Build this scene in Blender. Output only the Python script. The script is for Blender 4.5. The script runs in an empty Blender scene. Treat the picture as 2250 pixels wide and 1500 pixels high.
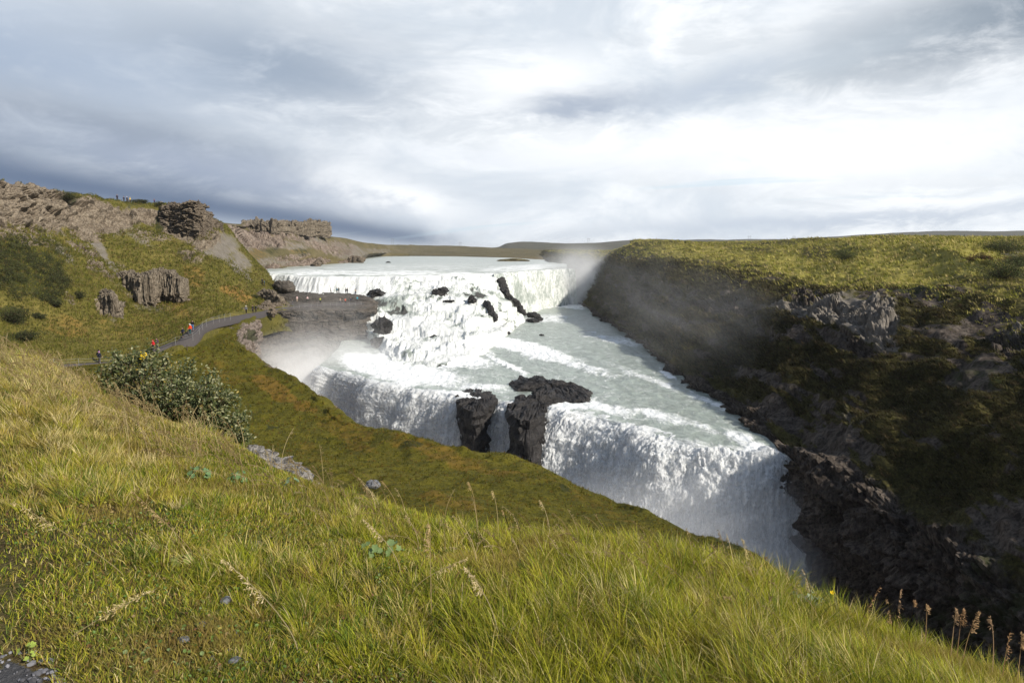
import bpy, math, random
import numpy as np
from mathutils import Vector, Matrix
RNG = np.random.default_rng(7)
random.seed(7)
sc = bpy.context.scene
COL = sc.collection

# ------------------------------------------------------------------ camera, world, sun, exposure
PITCH = math.radians(7.8); FL = 1500.0
CA, SA = math.cos(PITCH), math.sin(PITCH)
cam_d = bpy.data.cameras.new('camera'); cam = bpy.data.objects.new('camera', cam_d); COL.objects.link(cam)
cam.location = (0, 0, 0); cam.rotation_euler = (math.pi/2 - PITCH, 0, 0)
cam_d.sensor_width = 36; cam_d.lens = 36*FL/2250; cam_d.clip_start = 0.05; cam_d.clip_end = 30000
sc.camera = cam
sc.view_settings.view_transform = 'Standard'; sc.view_settings.look = 'None'
sc.view_settings.exposure = 0.25; sc.view_settings.gamma = 1
cy = sc.cycles
cy.max_bounces = 8; cy.diffuse_bounces = 3; cy.glossy_bounces = 2; cy.transmission_bounces = 2
cy.transparent_max_bounces = 12; cy.volume_bounces = 3
cy.volume_step_rate = 2.5; cy.volume_max_steps = 64
cy.caustics_reflective = False; cy.caustics_refractive = False
cy.use_denoising = True; cy.sample_clamp_indirect = 4

SUN_EL, SUN_AZ = math.radians(33), math.radians(-36)     # azimuth from +X towards +Y
sdir = Vector((math.cos(SUN_EL)*math.cos(SUN_AZ), math.cos(SUN_EL)*math.sin(SUN_AZ), math.sin(SUN_EL)))
sun_d = bpy.data.lights.new('sun', 'SUN'); sun = bpy.data.objects.new('sun', sun_d); COL.objects.link(sun)
sun_d.energy = 5.0; sun_d.angle = math.radians(1.2); sun_d.color = (1, 0.93, 0.82)
sun.rotation_euler = sdir.to_track_quat('Z', 'Y').to_euler(); sun.location = (100, 0, 100)


class NT:
    """small node-tree writer"""
    def __init__(s, tree): s.t = tree; s.n = tree.nodes; s.l = tree.links
    def new(s, ty, **kw):
        n = s.n.new(ty)
        for k, v in kw.items():
            setattr(n, k, v)
        return n
    def put(s, sock, v):
        if isinstance(v, bpy.types.NodeSocket): s.l.new(v, sock)
        elif v is not None:
            if sock.type == 'RGBA' and len(v) == 3: v = tuple(v)+(1,)
            sock.default_value = v
    def m(s, op, a, b=None, c=None, clamp=False):
        n = s.new('ShaderNodeMath', operation=op, use_clamp=clamp)
        s.put(n.inputs[0], a); s.put(n.inputs[1], b)
        if c is not None: s.put(n.inputs[2], c)
        return n.outputs[0]
    def vm(s, op, a, b=None):
        n = s.new('ShaderNodeVectorMath', operation=op); s.put(n.inputs[0], a)
        if b is not None: s.put(n.inputs[1], b)
        return n.outputs[0]
    def scale(s, a, k):
        if not isinstance(a, bpy.types.NodeSocket): return tuple(x*k for x in a[:3])+(1,)
        n = s.new('ShaderNodeVectorMath', operation='SCALE'); s.put(n.inputs[0], a); s.put(n.inputs[3], k); return n.outputs[0]
    def mix(s, f, a, b, bt='MIX'):
        n = s.new('ShaderNodeMix', data_type='RGBA', blend_type=bt)
        s.put(n.inputs[0], f); s.put(n.inputs[6], a); s.put(n.inputs[7], b); return n.outputs[2]
    def ss(s, v, lo, hi, a=0.0, b=1.0):
        n = s.new('ShaderNodeMapRange', interpolation_type='SMOOTHSTEP')
        s.put(n.inputs[0], v); s.put(n.inputs[1], lo); s.put(n.inputs[2], hi); s.put(n.inputs[3], a); s.put(n.inputs[4], b)
        return n.outputs[0]
    def noise(s, vec, scale, detail=4, rough=0.55, dist=0.0, out=0):
        n = s.new('ShaderNodeTexNoise'); s.put(n.inputs['Vector'], vec)
        n.inputs['Scale'].default_value = scale; n.inputs['Detail'].default_value = detail
        n.inputs['Roughness'].default_value = rough; n.inputs['Distortion'].default_value = dist
        return n.outputs[out]
    def vor(s, vec, scale, feature='F1', out=0, rnd=1.0):
        n = s.new('ShaderNodeTexVoronoi', feature=feature); s.put(n.inputs['Vector'], vec)
        n.inputs['Scale'].default_value = scale; n.inputs['Randomness'].default_value = rnd
        return n.outputs[out]
    def ramp(s, f, stops, interp='LINEAR'):
        n = s.new('ShaderNodeValToRGB'); n.color_ramp.interpolation = interp
        e = n.color_ramp.elements
        while len(e) < len(stops): e.new(0.5)
        for i, (p, c) in enumerate(stops):
            e[i].position = p; e[i].color = tuple(c) + (1,)
        s.put(n.inputs[0], f); return n.outputs[0]
    def attr(s, name, out='Fac'):
        n = s.new('ShaderNodeAttribute', attribute_name=name); return n.outputs[out]
    def coord(s, out='Object'):
        return s.new('ShaderNodeTexCoord').outputs[out]
    def mapv(s, vec, sc_=(1, 1, 1), rot=(0, 0, 0)):
        n = s.new('ShaderNodeMapping'); s.put(n.inputs[0], vec)
        n.inputs['Scale'].default_value = sc_; n.inputs['Rotation'].default_value = rot; return n.outputs[0]
    def bump(s, h, strength, dist, normal=None):
        n = s.new('ShaderNodeBump'); n.inputs['Strength'].default_value = strength; n.inputs['Distance'].default_value = dist
        s.put(n.inputs['Height'], h)
        if normal is not None: s.l.new(normal, n.inputs['Normal'])
        return n.outputs[0]
    def bsdf(s, color, rough=0.9, normal=None, spec=0.3, alpha=None, out=True, **kw):
        n = s.new('ShaderNodeBsdfPrincipled'); s.put(n.inputs['Base Color'], color); s.put(n.inputs['Roughness'], rough)
        n.inputs['Specular IOR Level'].default_value = spec
        if normal is not None: s.l.new(normal, n.inputs['Normal'])
        if alpha is not None: s.put(n.inputs['Alpha'], alpha)
        for k, v in kw.items(): s.put(n.inputs[k.replace('_', ' ')], v)
        if out: s.finish(n.outputs[0])
        return n.outputs[0]
    def finish(s, sh, vol=False):
        o = s.new('ShaderNodeOutputMaterial'); s.l.new(sh, o.inputs[1 if vol else 0])


def mat(name):
    m = bpy.data.materials.new(name); m.use_nodes = True
    m.node_tree.nodes.clear()
    return m, NT(m.node_tree)


def srgb(r, g, b):
    f = lambda c: (c/255/12.92) if c/255 <= .04045 else ((c/255+.055)/1.055)**2.4
    return (f(r), f(g), f(b), 1)

# ------------------------------------------------------------------ world: Nishita sky behind a procedural cloud cover
w = bpy.data.worlds.new('World'); sc.world = w; w.use_nodes = True
w.node_tree.nodes.clear(); T = NT(w.node_tree)
WS = 0.1
d = T.coord('Generated')
sx = T.new('ShaderNodeSeparateXYZ'); T.l.new(d, sx.inputs[0]); DX, DY, DZ = sx.outputs
deg = 180/math.pi
az = T.m('MULTIPLY', T.m('ARCTAN2', DX, DY), deg)
el = T.m('MULTIPLY', T.m('ARCSINE', DZ), deg)
zz = T.m('ADD', T.m('MAXIMUM', DZ, 0.0), 0.16)
cv = T.new('ShaderNodeCombineXYZ'); T.l.new(T.m('DIVIDE', DX, zz), cv.inputs[0]); T.l.new(T.m('DIVIDE', DY, zz), cv.inputs[1])
cvec = T.mapv(cv.outputs[0], (1.0, 1.0, 1.0), (0, 0, math.radians(24)))
cvs = T.mapv(d, (1.5, 1.5, 4.2), (0, math.radians(6), 0))
n1 = T.noise(cvs, 2.0, 8, 0.62, 0.5)
n2 = T.noise(T.vm('ADD', cvs, (7.3, 2.1, 0)), 6.0, 8, 0.66, 0.4)
n3 = T.noise(T.vm('ADD', cvs, (1.7, 9.1, 3)), 1.6, 4, 0.5, 0.3)
waz = T.m('MULTIPLY', T.m('SUBTRACT', n1, 0.5), 16.0)
wel = T.m('MULTIPLY', T.m('SUBTRACT', n2, 0.5), 3.2)
azw = T.m('ADD', az, waz); elw = T.m('ADD', el, wel)


def blob(a0, e0, sa, se, rot=0, az_=None, el_=None, k=1.0):
    """soft patch of the cloud cover centred at azimuth a0, elevation e0 (degrees)"""
    az_ = az_ or azw; el_ = el_ or elw
    da = T.m('SUBTRACT', az_, a0); de = T.m('SUBTRACT', el_, e0)
    c, s_ = math.cos(math.radians(rot)), math.sin(math.radians(rot))
    u = T.m('ADD', T.m('MULTIPLY', da, c), T.m('MULTIPLY', de, s_))
    v = T.m('SUBTRACT', T.m('MULTIPLY', de, c), T.m('MULTIPLY', da, s_))
    q = T.m('ADD', T.m('POWER', T.m('ABSOLUTE', T.m('DIVIDE', u, sa)), 2), T.m('POWER', T.m('ABSOLUTE', T.m('DIVIDE', v, se)), 2))
    return T.m('MULTIPLY', T.m('MULTIPLY', T.m('EXPONENT', T.m('MULTIPLY', q, -1)), k), T.ss(n2, .22, .55, .55, 1.1), clamp=True)

base_cloud = T.mix(T.ss(n1, 0.36, 0.60), srgb(206, 215, 225), srgb(246, 249, 252))
left = T.ss(azw, -34.0, 10.0, 1.0, 0.0)
c = T.mix(T.m('MULTIPLY', left, 0.55), base_cloud, srgb(192, 202, 214))
c = T.mix(T.ss(T.m('ADD', n2, T.m('MULTIPLY', n1, .8)), 0.82, 1.08, 0.0, 0.5), c, srgb(190, 199, 209))
# (a0, e0, sa, se, rot, colour, strength)
for a0, e0, sa, se, rot, colr, k in (
        (-19, 13.6, 12, 3.4, -6, srgb(154, 167, 184), .9),
        (-36, 12.5, 14, 3.4, -4, srgb(162, 177, 198), .85),
        (-30, 8.0, 14, 2.0, -8, srgb(146, 157, 173), .9),
        (-24, 5.8, 14, 1.5, -9, srgb(158, 169, 188), .9),
        (35, 14.8, 12, 2.6, 6, srgb(134, 146, 160), 1.0),
        (24, 13.4, 10, 1.6, 8, srgb(188, 198, 208), .7),
        (6.5, 11.3, 4, .9, 6, srgb(160, 172, 190), .95),
        (15, 12.2, 6, 1.0, 12, srgb(184, 195, 210), .7),
        (2, 7.3, 10, .8, 0, srgb(214, 221, 232), .6),
        (26, 2.1, 20, 0.65, 2, srgb(190, 200, 214), .85)):
    c = T.mix(blob(a0, e0, sa, se, rot, k=k), c, colr)
for a0, e0, sa, se, rot, k in ((-10, 4.2, 6, 1.2, -14, .8), (14, 8.3, 16, 1.6, 4, .7), (28, 7.0, 14, 2.2, 2, .8), (33, 3.2, 9, .5, 2, .6), (2, 13.5, 5, 2, 0, .7)):
    c = T.mix(blob(a0, e0, sa, se, rot, k=k), c, srgb(250, 252, 254))
# dark slate-blue rain band low on the left, tapering to a point right of the centre
wel2 = T.m('ADD', el, T.m('MULTIPLY', T.m('SUBTRACT', n3, 0.5), 1.6))
line = T.m('SUBTRACT', T.m('MULTIPLY', T.m('ADD', az, 37.0), -0.14), -5.0)      # elevation of its centre line
thick = T.m('MAXIMUM', T.m('SUBTRACT', 2.2, T.m('MULTIPLY', T.m('ADD', az, 37.0), 0.045)), 0.2)
q = T.m('DIVIDE', T.m('SUBTRACT', wel2, line), thick)
band = T.m('EXPONENT', T.m('MULTIPLY', T.m('POWER', T.m('ABSOLUTE', q), 2), -1))
band = T.m('MULTIPLY', band, T.ss(azw, -2.0, -10.0))
band = T.m('MULTIPLY', band, T.ss(az, -60.0, -42.0))
c = T.mix(T.m('MULTIPLY', band, 0.92), c, srgb(86, 105, 134))
soft = T.m('MULTIPLY', T.ss(wel2, T.m('ADD', line, 0.0), T.m('ADD', line, -4.0)), T.ss(azw, -12.0, -24.0))
c = T.mix(T.m('MULTIPLY', soft, 0.55), c, srgb(128, 150, 188))
# thin open strips of blue sky near the horizon on the right; Nishita shows through them
sky = T.new('ShaderNodeTexSky', sky_type='NISHITA'); sky.sun_disc = False
sky.sun_elevation = SUN_EL; sky.sun_rotation = math.pi/2 - SUN_AZ; sky.air_density = 1.2; sky.dust_density = 1.5
strip = T.m('MULTIPLY', T.ss(T.noise(T.mapv(cvec, (.35, 3.0, 1)), 1.3, 5, .55, .2), 0.55, 0.72),
            T.m('MAXIMUM', blob(24, 4.6, 14, .9, -4), blob(-1, 1.8, 10, .7, 2)))
hole = T.m('MULTIPLY', strip, 0.55)
# overhead and behind the camera the unseen cover is greyed to deepen the shade
back = T.ss(el, 24.0, 42.0)
backd = T.ss(DY, 0.35, -0.3)
cov = T.m('MAXIMUM', back, backd)
c = T.mix(cov, c, srgb(128, 142, 164))
c10 = T.scale(c, .97/WS)
cc = T.mix(hole, c10, T.mix(.75, T.scale(sky.outputs[0], 1.4), T.scale(srgb(188, 218, 240)[:3], 1/WS)))
below = T.ss(el, -0.3, -3.0)
cc = T.mix(below, cc, T.scale(sky.outputs[0], 0.4))
bg = T.new('ShaderNodeBackground'); T.l.new(cc, bg.inputs[0]); bg.inputs[1].default_value = WS
wo = T.new('ShaderNodeOutputWorld'); T.l.new(bg.outputs[0], wo.inputs[0])

# ------------------------------------------------------------------ measured positions: photo pixel (2250 x 1500) + one known coordinate -> place in the world
def _ray(px, py):
    a = px-1125.0; b = 750.0-py
    return np.array([a, FL*CA + b*SA, -FL*SA + b*CA])
def PY(px, py, Y):
    r = _ray(px, py); return r*(Y/r[1])
def PZ(px, py, z):
    r = _ray(px, py); return r*(z/r[2])
def PP(px, Y, z):
    D = Y*CA - z*SA; return np.array([(px-1125)/FL*D, Y, z])
def proj(P):
    D = P[..., 1]*CA - P[..., 2]*SA
    D = np.where(D > 0.05, D, 0.05)
    px = 1125 + FL*P[..., 0]/D; py = 750 - FL*(P[..., 1]*SA + P[..., 2]*CA)/D
    return px, py, D

# ------------------------------------------------------------------ noise in numpy
def _h(ix, iy, iz, k=0):
    with np.errstate(over='ignore'):
        h = (ix.astype(np.uint32)*np.uint32(374761393) + iy.astype(np.uint32)*np.uint32(668265263)
             + iz.astype(np.uint32)*np.uint32(2147483647) + np.uint32((k*974634777) & 0xffffffff))
        h = (h ^ (h >> np.uint32(13)))*np.uint32(1274126177)
        h = (h ^ (h >> np.uint32(16)))*np.uint32(2246822519)
        h = h ^ (h >> np.uint32(15))
    return h.astype(np.float64)/4294967295.0

def vnoise(P, seed=0):
    """smooth value noise, -1..1"""
    I = np.floor(P).astype(np.int64); F = P-I; F = F*F*F*(F*(F*6-15)+10)
    r = 0
    for dx in (0, 1):
        wx = F[..., 0] if dx else 1-F[..., 0]
        for dy in (0, 1):
            wy = F[..., 1] if dy else 1-F[..., 1]
            for dz in (0, 1):
                wz = F[..., 2] if dz else 1-F[..., 2]
                r = r + wx*wy*wz*_h(I[..., 0]+dx, I[..., 1]+dy, I[..., 2]+dz, seed)
    return r*2-1

def fbm(P, scale=1.0, oct=4, gain=0.5, seed=0, ridged=False, sc3=(1, 1, 1)):
    Q = P*np.array(sc3)*scale; a = 1.0; s = 0; n = 0
    for i in range(oct):
        v = vnoise(Q + 17.3*i, seed+i)
        if ridged: v = 1-2*np.abs(v)
        s = s + a*v; n += a; a *= gain; Q = Q*2.03
    return s/n

def worley(P, scale=1.0, seed=0, sc3=(1, 1, 1)):
    """returns F1, F2, random value of the nearest cell"""
    Q = P*np.array(sc3)*scale; I = np.floor(Q).astype(np.int64)
    sh = Q.shape[:-1]; f1 = np.full(sh, 9.0); f2 = np.full(sh, 9.0); rv = np.zeros(sh)
    for dx in (-1, 0, 1):
        for dy in (-1, 0, 1):
            for dz in (-1, 0, 1):
                cx, cy_, cz = I[..., 0]+dx, I[..., 1]+dy, I[..., 2]+dz
                ax = cx+_h(cx, cy_, cz, seed+1)-Q[..., 0]; ay = cy_+_h(cx, cy_, cz, seed+2)-Q[..., 1]; az_ = cz+_h(cx, cy_, cz, seed+3)-Q[..., 2]
                dd = np.sqrt(ax*ax+ay*ay+az_*az_)
                near = dd < f1
                f2 = np.where(near, f1, np.minimum(f2, dd)); rv = np.where(near, _h(cx, cy_, cz, seed+4), rv); f1 = np.where(near, dd, f1)
    return f1, f2, rv

def sstep(x, a, b):
    t = np.clip((x-a)/(b-a), 0, 1); return t*t*(3-2*t)

# ------------------------------------------------------------------ surfaces
def _cr(P, t, axis, ten=0.4):
    """cardinal interpolation of control points along an axis at parameters t (0..n-1)"""
    P = np.moveaxis(P, axis, 0); n = P.shape[0]
    i = np.clip(np.floor(t).astype(int), 0, n-2); f = (t-i)
    sh = (-1,)+(1,)*(P.ndim-1); f = f.reshape(sh)
    p1, p2 = P[i], P[i+1]; p0, p3 = P[np.maximum(i-1, 0)], P[np.minimum(i+2, n-1)]
    m1 = ten*(p2-p0); m2 = ten*(p3-p1)
    nr = lambda a: np.linalg.norm(a, axis=-1, keepdims=True)+1e-9
    d0, d1, d2 = nr(p1-p0), nr(p2-p1), nr(p3-p2)
    d0 = np.where(d0 < 1e-6, d1, d0); d2 = np.where(d2 < 1e-6, d1, d2)
    m1 = m1*np.minimum(1, 1.3*np.minimum(d0, d1)/nr(m1)); m2 = m2*np.minimum(1, 1.3*np.minimum(d1, d2)/nr(m2))
    r = (2*f**3-3*f**2+1)*p1 + (f**3-2*f**2+f)*m1 + (-2*f**3+3*f**2)*p2 + (f**3-f**2)*m2
    return np.moveaxis(r, 0, axis)

def loft(rows, du, dv, ten=0.4):
    """rows: list (v) of lists (u) of points. du, dv: samples per segment (int or list)"""
    P = np.array(rows, float); nv, nu = P.shape[:2]
    def par(n, d):
        d = [d]*(n-1) if isinstance(d, int) else d
        if len(d) != n-1: print('LOFT COUNT', len(d), n-1)
        d = (list(d)+[d[-1]]*n)[:n-1]
        return np.concatenate([i+np.arange(k)/k for i, k in enumerate(d)]+[[n-1]])
    tv, tu = par(nv, dv), par(nu, du)
    G = _cr(P, tv, 0, ten); G = _cr(G, tu, 1, ten)
    return G, tv, tu

def gnormals(G, flip=False):
    du = np.gradient(G, axis=1); dv = np.gradient(G, axis=0)
    n = np.cross(du, dv); n /= (np.linalg.norm(n, axis=-1, keepdims=True)+1e-9)
    return -n if flip else n

def mesh_np(name, V, F, attrs=None, smooth=True, cols=None):
    """V (N,3), F (M,k) quads or tris"""
    me = bpy.data.meshes.new(name)
    V = np.asarray(V, np.float32); F = np.asarray(F, np.int32); k = F.shape[1]
    me.vertices.add(len(V)); me.vertices.foreach_set('co', V.ravel())
    me.loops.add(F.size); me.loops.foreach_set('vertex_index', F.ravel())
    me.polygons.add(len(F)); me.polygons.foreach_set('loop_start', np.arange(0, F.size, k, dtype=np.int32))
    try: me.polygons.foreach_set('loop_total', np.full(len(F), k, np.int32))
    except Exception: pass
    sm = np.full(len(F), bool(smooth)) if np.isscalar(smooth) or isinstance(smooth, bool) else smooth
    me.polygons.foreach_set('use_smooth', sm)
    me.update(calc_edges=True)
    for k_, a in (attrs or {}).items():
        at = me.attributes.new(k_, 'FLOAT', 'POINT'); at.data.foreach_set('value', np.asarray(a, np.float32).ravel())
    if cols is not None:
        for k_, a in cols.items():
            a = np.asarray(a, np.float32)
            if a.shape[-1] == 3: a = np.concatenate([a, np.ones(a.shape[:-1]+(1,), np.float32)], -1)
            at = me.attributes.new(k_, 'FLOAT_COLOR', 'POINT'); at.data.foreach_set('color', a.ravel())
    return me

def grid_faces(nv, nu, flip=False):
    i = np.arange(nv*nu).reshape(nv, nu)
    a, b, c_, d_ = i[:-1, :-1], i[:-1, 1:], i[1:, 1:], i[1:, :-1]
    F = np.stack([a, b, c_, d_] if not flip else [a, d_, c_, b], -1).reshape(-1, 4)
    return F

def link(name, me, m=None, parent=None, loc=None):
    o = bpy.data.objects.new(name, me); COL.objects.link(o)
    if m is not None and me is not None:
        for mm in (m if isinstance(m, (list, tuple)) else [m]): me.materials.append(mm)
    if parent is not None: o.parent = parent
    if loc is not None: o.location = loc
    return o

def tag(o, label=None, cat=None, group=None, kind=None):
    if label: o['label'] = label
    if cat: o['category'] = cat
    if group: o['group'] = group
    if kind: o['kind'] = kind
    return o

def grid_obj(name, G, m, attrs=None, smooth=True, flip=False, kind='structure', parent=None, label=None):
    nv, nu = G.shape[:2]
    if not isinstance(smooth, bool):
        s = smooth; sm = ((s[:-1, :-1]+s[1:, 1:]+s[:-1, 1:]+s[1:, :-1])/4 > .5).ravel()
    else: sm = smooth
    me = mesh_np(name, G.reshape(-1, 3), grid_faces(nv, nu, flip), {k: a.ravel() for k, a in (attrs or {}).items()}, sm)
    o = link(name, me, m, parent)
    tag(o, label=label, kind=kind)
    return o

def paint(G, blobs, warp=14.0, seed=3, wscale=0.06):
    """mask on a surface from patches measured in the photograph: (px, py, rx, ry, rot_deg, value)"""
    px, py, D = proj(G)
    n = fbm(G, wscale, 4, .6, seed); n2_ = fbm(G, wscale, 4, .6, seed+31)
    k = np.clip(100/D, .4, 3)
    n = n+.55*fbm(G, wscale*5, 3, .6, seed+7); n2_ = n2_+.55*fbm(G, wscale*5, 3, .6, seed+37)
    px = px + n*warp*k*1.3; py = py + n2_*warp*k*.9
    out = np.zeros(px.shape)
    for (x, y, rx, ry, rot, v) in blobs:
        c_, s_ = math.cos(math.radians(rot)), math.sin(math.radians(rot))
        u = ((px-x)*c_ + (py-y)*s_)/rx; w_ = (-(px-x)*s_ + (py-y)*c_)/ry
        f = 1-sstep(np.sqrt(u*u+w_*w_), .45, 1.3)
        out = np.maximum(out, f*v) if v > 0 else out*(1+f*v)
    return out

# ------------------------------------------------------------------ materials of the land
def terrain_mat(name, grass, rock, scree=((.10, .088, .075), (.27, .24, .21)), dry=((.20, .10, .025), (.28, .17, .05)), gs=1.0, rs=1.0, bump=.35, rockvec=(1, 1, 1)):
    """grass: 3 colours; rock: 3 colours. Point attributes 'rock', 'scree', 'dry', 'dark' say where each lies."""
    m, t = mat(name); P = t.coord('Object')
    na = t.noise(P, .06*gs, 4, .6, .3); nb = t.noise(P, .6*gs, 5, .65); nc = t.noise(P, 4.5*gs, 4, .7)
    g = t.ramp(na, [(.3, grass[0]), (.5, grass[1]), (.7, grass[2])])
    g = t.mix(t.ss(nb, .35, .65), t.mix(.6, g, grass[0]), g)
    g = t.mix(t.ss(nc, .4, .7, 0, .55), g, grass[2])
    g = t.mix(t.ss(nc, .62, .3, 0, .45), g, tuple(c*.35 for c in grass[0][:3])+(1,))
    dc = t.mix(nb, tuple(dry[0])+(1,), tuple(dry[1])+(1,))
    dm = t.ss(t.m('ADD', t.attr('dry'), t.m('MULTIPLY', t.m('SUBTRACT', nb, .5), .8)), .3, .7)
    g = t.mix(t.m('MULTIPLY', dm, .85), g, dc)
    RP = t.mapv(P, rockvec)
    ra = t.noise(RP, .5*rs, 6, .65, .4); rb = t.noise(RP, 3.5*rs, 5, .7)
    rv = t.vor(RP, 1.5*rs, 'F1', 1)
    rsep = t.new('ShaderNodeSeparateXYZ'); t.l.new(rv, rsep.inputs[0])
    r = t.ramp(ra, [(.3, rock[0]), (.5, rock[1]), (.72, rock[2])])
    r = t.mix(t.m('MULTIPLY', rsep.outputs[0], .5), r, tuple(rock[2])+(1,))
    r = t.mix(t.ss(rb, .35, .6, .75, 0), r, tuple(c*.3 for c in rock[0][:3])+(1,))
    r = t.mix(t.ss(rb, .6, .78, 0, .35), r, tuple(min(1, c*1.6) for c in rock[2][:3])+(1,))
    sn = t.m('ADD', t.m('MULTIPLY', t.noise(P, 7.0, 4, .8), .45), t.m('MULTIPLY', t.noise(P, .7, 7, .8), .55))
    s_ = t.mix(t.ss(sn, .35, .68), tuple(scree[0])+(1,), tuple(scree[1])+(1,))
    jit = t.m('MULTIPLY', t.m('SUBTRACT', t.noise(P, .45*max(gs, .6), 8, .72), .5), 1.3)
    rm = t.ss(t.m('ADD', t.attr('rock'), t.m('MULTIPLY', jit, 1.2)), .38, .62)
    sm = t.m('MULTIPLY', t.ss(t.m('ADD', t.attr('scree'), t.m('MULTIPLY', jit, 1.5)), .30, .85), .9)
    c_ = t.mix(sm, g, s_); c_ = t.mix(rm, c_, r)
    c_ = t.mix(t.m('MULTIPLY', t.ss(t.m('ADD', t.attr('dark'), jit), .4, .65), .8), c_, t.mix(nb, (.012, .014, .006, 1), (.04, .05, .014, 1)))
    hg = t.m('ADD', t.m('MULTIPLY', nb, .6), t.m('MULTIPLY', nc, .4))
    hr = t.m('ADD', t.m('MULTIPLY', ra, .7), t.m('MULTIPLY', rb, .5))
    mh = t.new('ShaderNodeMix', data_type='FLOAT'); t.put(mh.inputs[0], rm); t.put(mh.inputs[2], hg); t.put(mh.inputs[3], hr)
    nrm = t.bump(mh.outputs[0], bump, 1.2)
    t.bsdf(c_, .93, nrm, spec=.12)
    return m

def rock_mat(name, cols, wet=.0, rs=1.0, sc3=(1, 1, 1), bump=.5):
    m, t = mat(name); P = t.mapv(t.coord('Object'), sc3)
    a = t.noise(P, .45*rs, 7, .68, .5); b = t.noise(P, 4*rs, 5, .7)
    c_ = t.ramp(a, [(.3, cols[0]), (.5, cols[1]), (.7, cols[2])])
    rv = t.vor(P, 2.2*rs, 'F1', 1); sp = t.new('ShaderNodeSeparateXYZ'); t.l.new(rv, sp.inputs[0])
    c_ = t.mix(t.m('MULTIPLY', sp.outputs[1], .5), c_, tuple(cols[2])+(1,))
    c_ = t.mix(t.ss(b, .36, .58, .8, 0), c_, tuple(x*.3 for x in cols[0])+(1,))
    nrm = t.bump(t.m('ADD', a, t.m('MULTIPLY', b, .5)), bump, .8)
    t.bsdf(c_, .9-.45*wet, nrm, spec=.15+.35*wet)
    return m

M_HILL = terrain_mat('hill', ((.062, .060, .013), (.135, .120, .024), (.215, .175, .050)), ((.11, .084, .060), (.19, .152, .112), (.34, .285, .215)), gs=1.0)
M_HILLB = terrain_mat('far_hill', ((.070, .062, .028), (.125, .105, .045), (.18, .145, .080)), ((.12, .09, .072), (.20, .155, .125), (.31, .255, .21)), gs=.6, rs=.5, rockvec=(1, 1, .5))
M_MOSS = terrain_mat('moss', ((.042, .044, .005), (.100, .088, .008), (.150, .130, .018)), ((.09, .07, .055), (.17, .135, .11), (.30, .25, .22)), gs=1.3, dry=((.12, .065, .012), (.20, .125, .022)))
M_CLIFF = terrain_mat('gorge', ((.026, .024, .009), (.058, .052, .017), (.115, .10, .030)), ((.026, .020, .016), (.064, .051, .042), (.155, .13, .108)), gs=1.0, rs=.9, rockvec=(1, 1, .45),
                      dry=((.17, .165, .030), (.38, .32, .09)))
M_LEDGE = rock_mat('ledge_rock', ((.035, .030, .025), (.085, .072, .060), (.18, .155, .128)), .1, 1.0, (.35, .35, 3.2))
M_WET = rock_mat('wet_rock', ((.008, .007, .007), (.020, .018, .018), (.062, .056, .054)), .6, 1.0, (.7, .7, 2.4))
M_CRAG = rock_mat('crag_rock', ((.075, .058, .042), (.135, .108, .080), (.25, .205, .155)), 0, 1.0)
M_COLUMN = rock_mat('column_rock', ((.07, .056, .040), (.165, .135, .10), (.33, .28, .215)), 0, 1.0, (1.6, 1.6, .35))
M_FAR = rock_mat('far_land', ((.05, .055, .035), (.085, .08, .05), (.12, .10, .07)), 0, .04, (1, 1, 3))

# ------------------------------------------------------------------ left hillside
def rockdisp(G, amp, scale, seed=0, sc3=(1, 1, 1), crack=.35):
    f1, f2, rv = worley(G, scale, seed, sc3)
    f1b, f2b, rvb = worley(G, scale*2.7, seed+9, sc3)
    return amp*((rv-.5) - crack*(1-sstep(f2-f1, 0, .22))) + amp*.35*((rvb-.5) - crack*(1-sstep(f2b-f1b, 0, .25)))

PATH = [(-350, None, 62, -15.5), (20, 806, 93), (140, 803, 98), (245, 797, 102), (295, 787, 105), (340, 772, 107), (375, 757, 109), (405, 747, 110),
        (425, 730, 113), (442, 717, 117), (470, 706, 123), (500, 700, 130), (540, 692, 145), (575, 686, 158), (610, 679, 168), (650, 674, 176)]
PATHP = [PP(p[0], p[2], p[3]) if p[1] is None else PY(*p[:3]) for p in PATH]

def pathpt(px):
    xs = [p[0] for p in PATH]; i = int(np.clip(np.searchsorted(xs, px)-1, 0, len(xs)-2))
    f = (px-xs[i])/(xs[i+1]-xs[i]); return PATHP[i]*(1-f)+PATHP[i+1]*f

T = [PP(-900, 70, 13.5), PP(-350, 110, 13.2), PY(0, 405, 140), PY(130, 428, 168), PY(240, 441, 192), PY(330, 448, 205), PY(385, 452, 203), PY(435, 470, 206), PY(470, 489, 222), PY(500, 530, 218), PY(540, 576, 213), PY(572, 606, 209), PY(602, 652, 198)]
T2 = [PP(-900, 66, 7), PP(-350, 102, 6), PY(0, 490, 131), PY(130, 515, 152), PY(240, 515, 172), PY(320, 485, 190), PY(375, 505, 193), PY(440, 530, 187), PY(475, 530, 200), PY(505, 560, 205), PY(540, 595, 206), PY(572, 622, 204), PY(604, 660, 193)]
MM = [PP(-900, 60, -2), PP(-350, 90, -2), PY(0, 590, 115), PY(130, 600, 130), PY(235, 600, 145), PY(330, 590, 162), PY(390, 590, 165), PY(450, 600, 167), PY(495, 600, 179), PY(520, 605, 185), PY(545, 618, 190), PY(575, 645, 194), PY(607, 665, 186)]
LL = [PP(-900, 54, -10), PP(-350, 78, -10), PY(0, 700, 102), PY(130, 700, 115), PY(240, 705, 122), PY(330, 690, 134), PY(395, 680, 138), PY(450, 660, 147), PY(505, 653, 161), PY(535, 651, 168), PY(562, 657, 174), PY(590, 668, 180), PY(610, 670, 180)]
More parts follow.
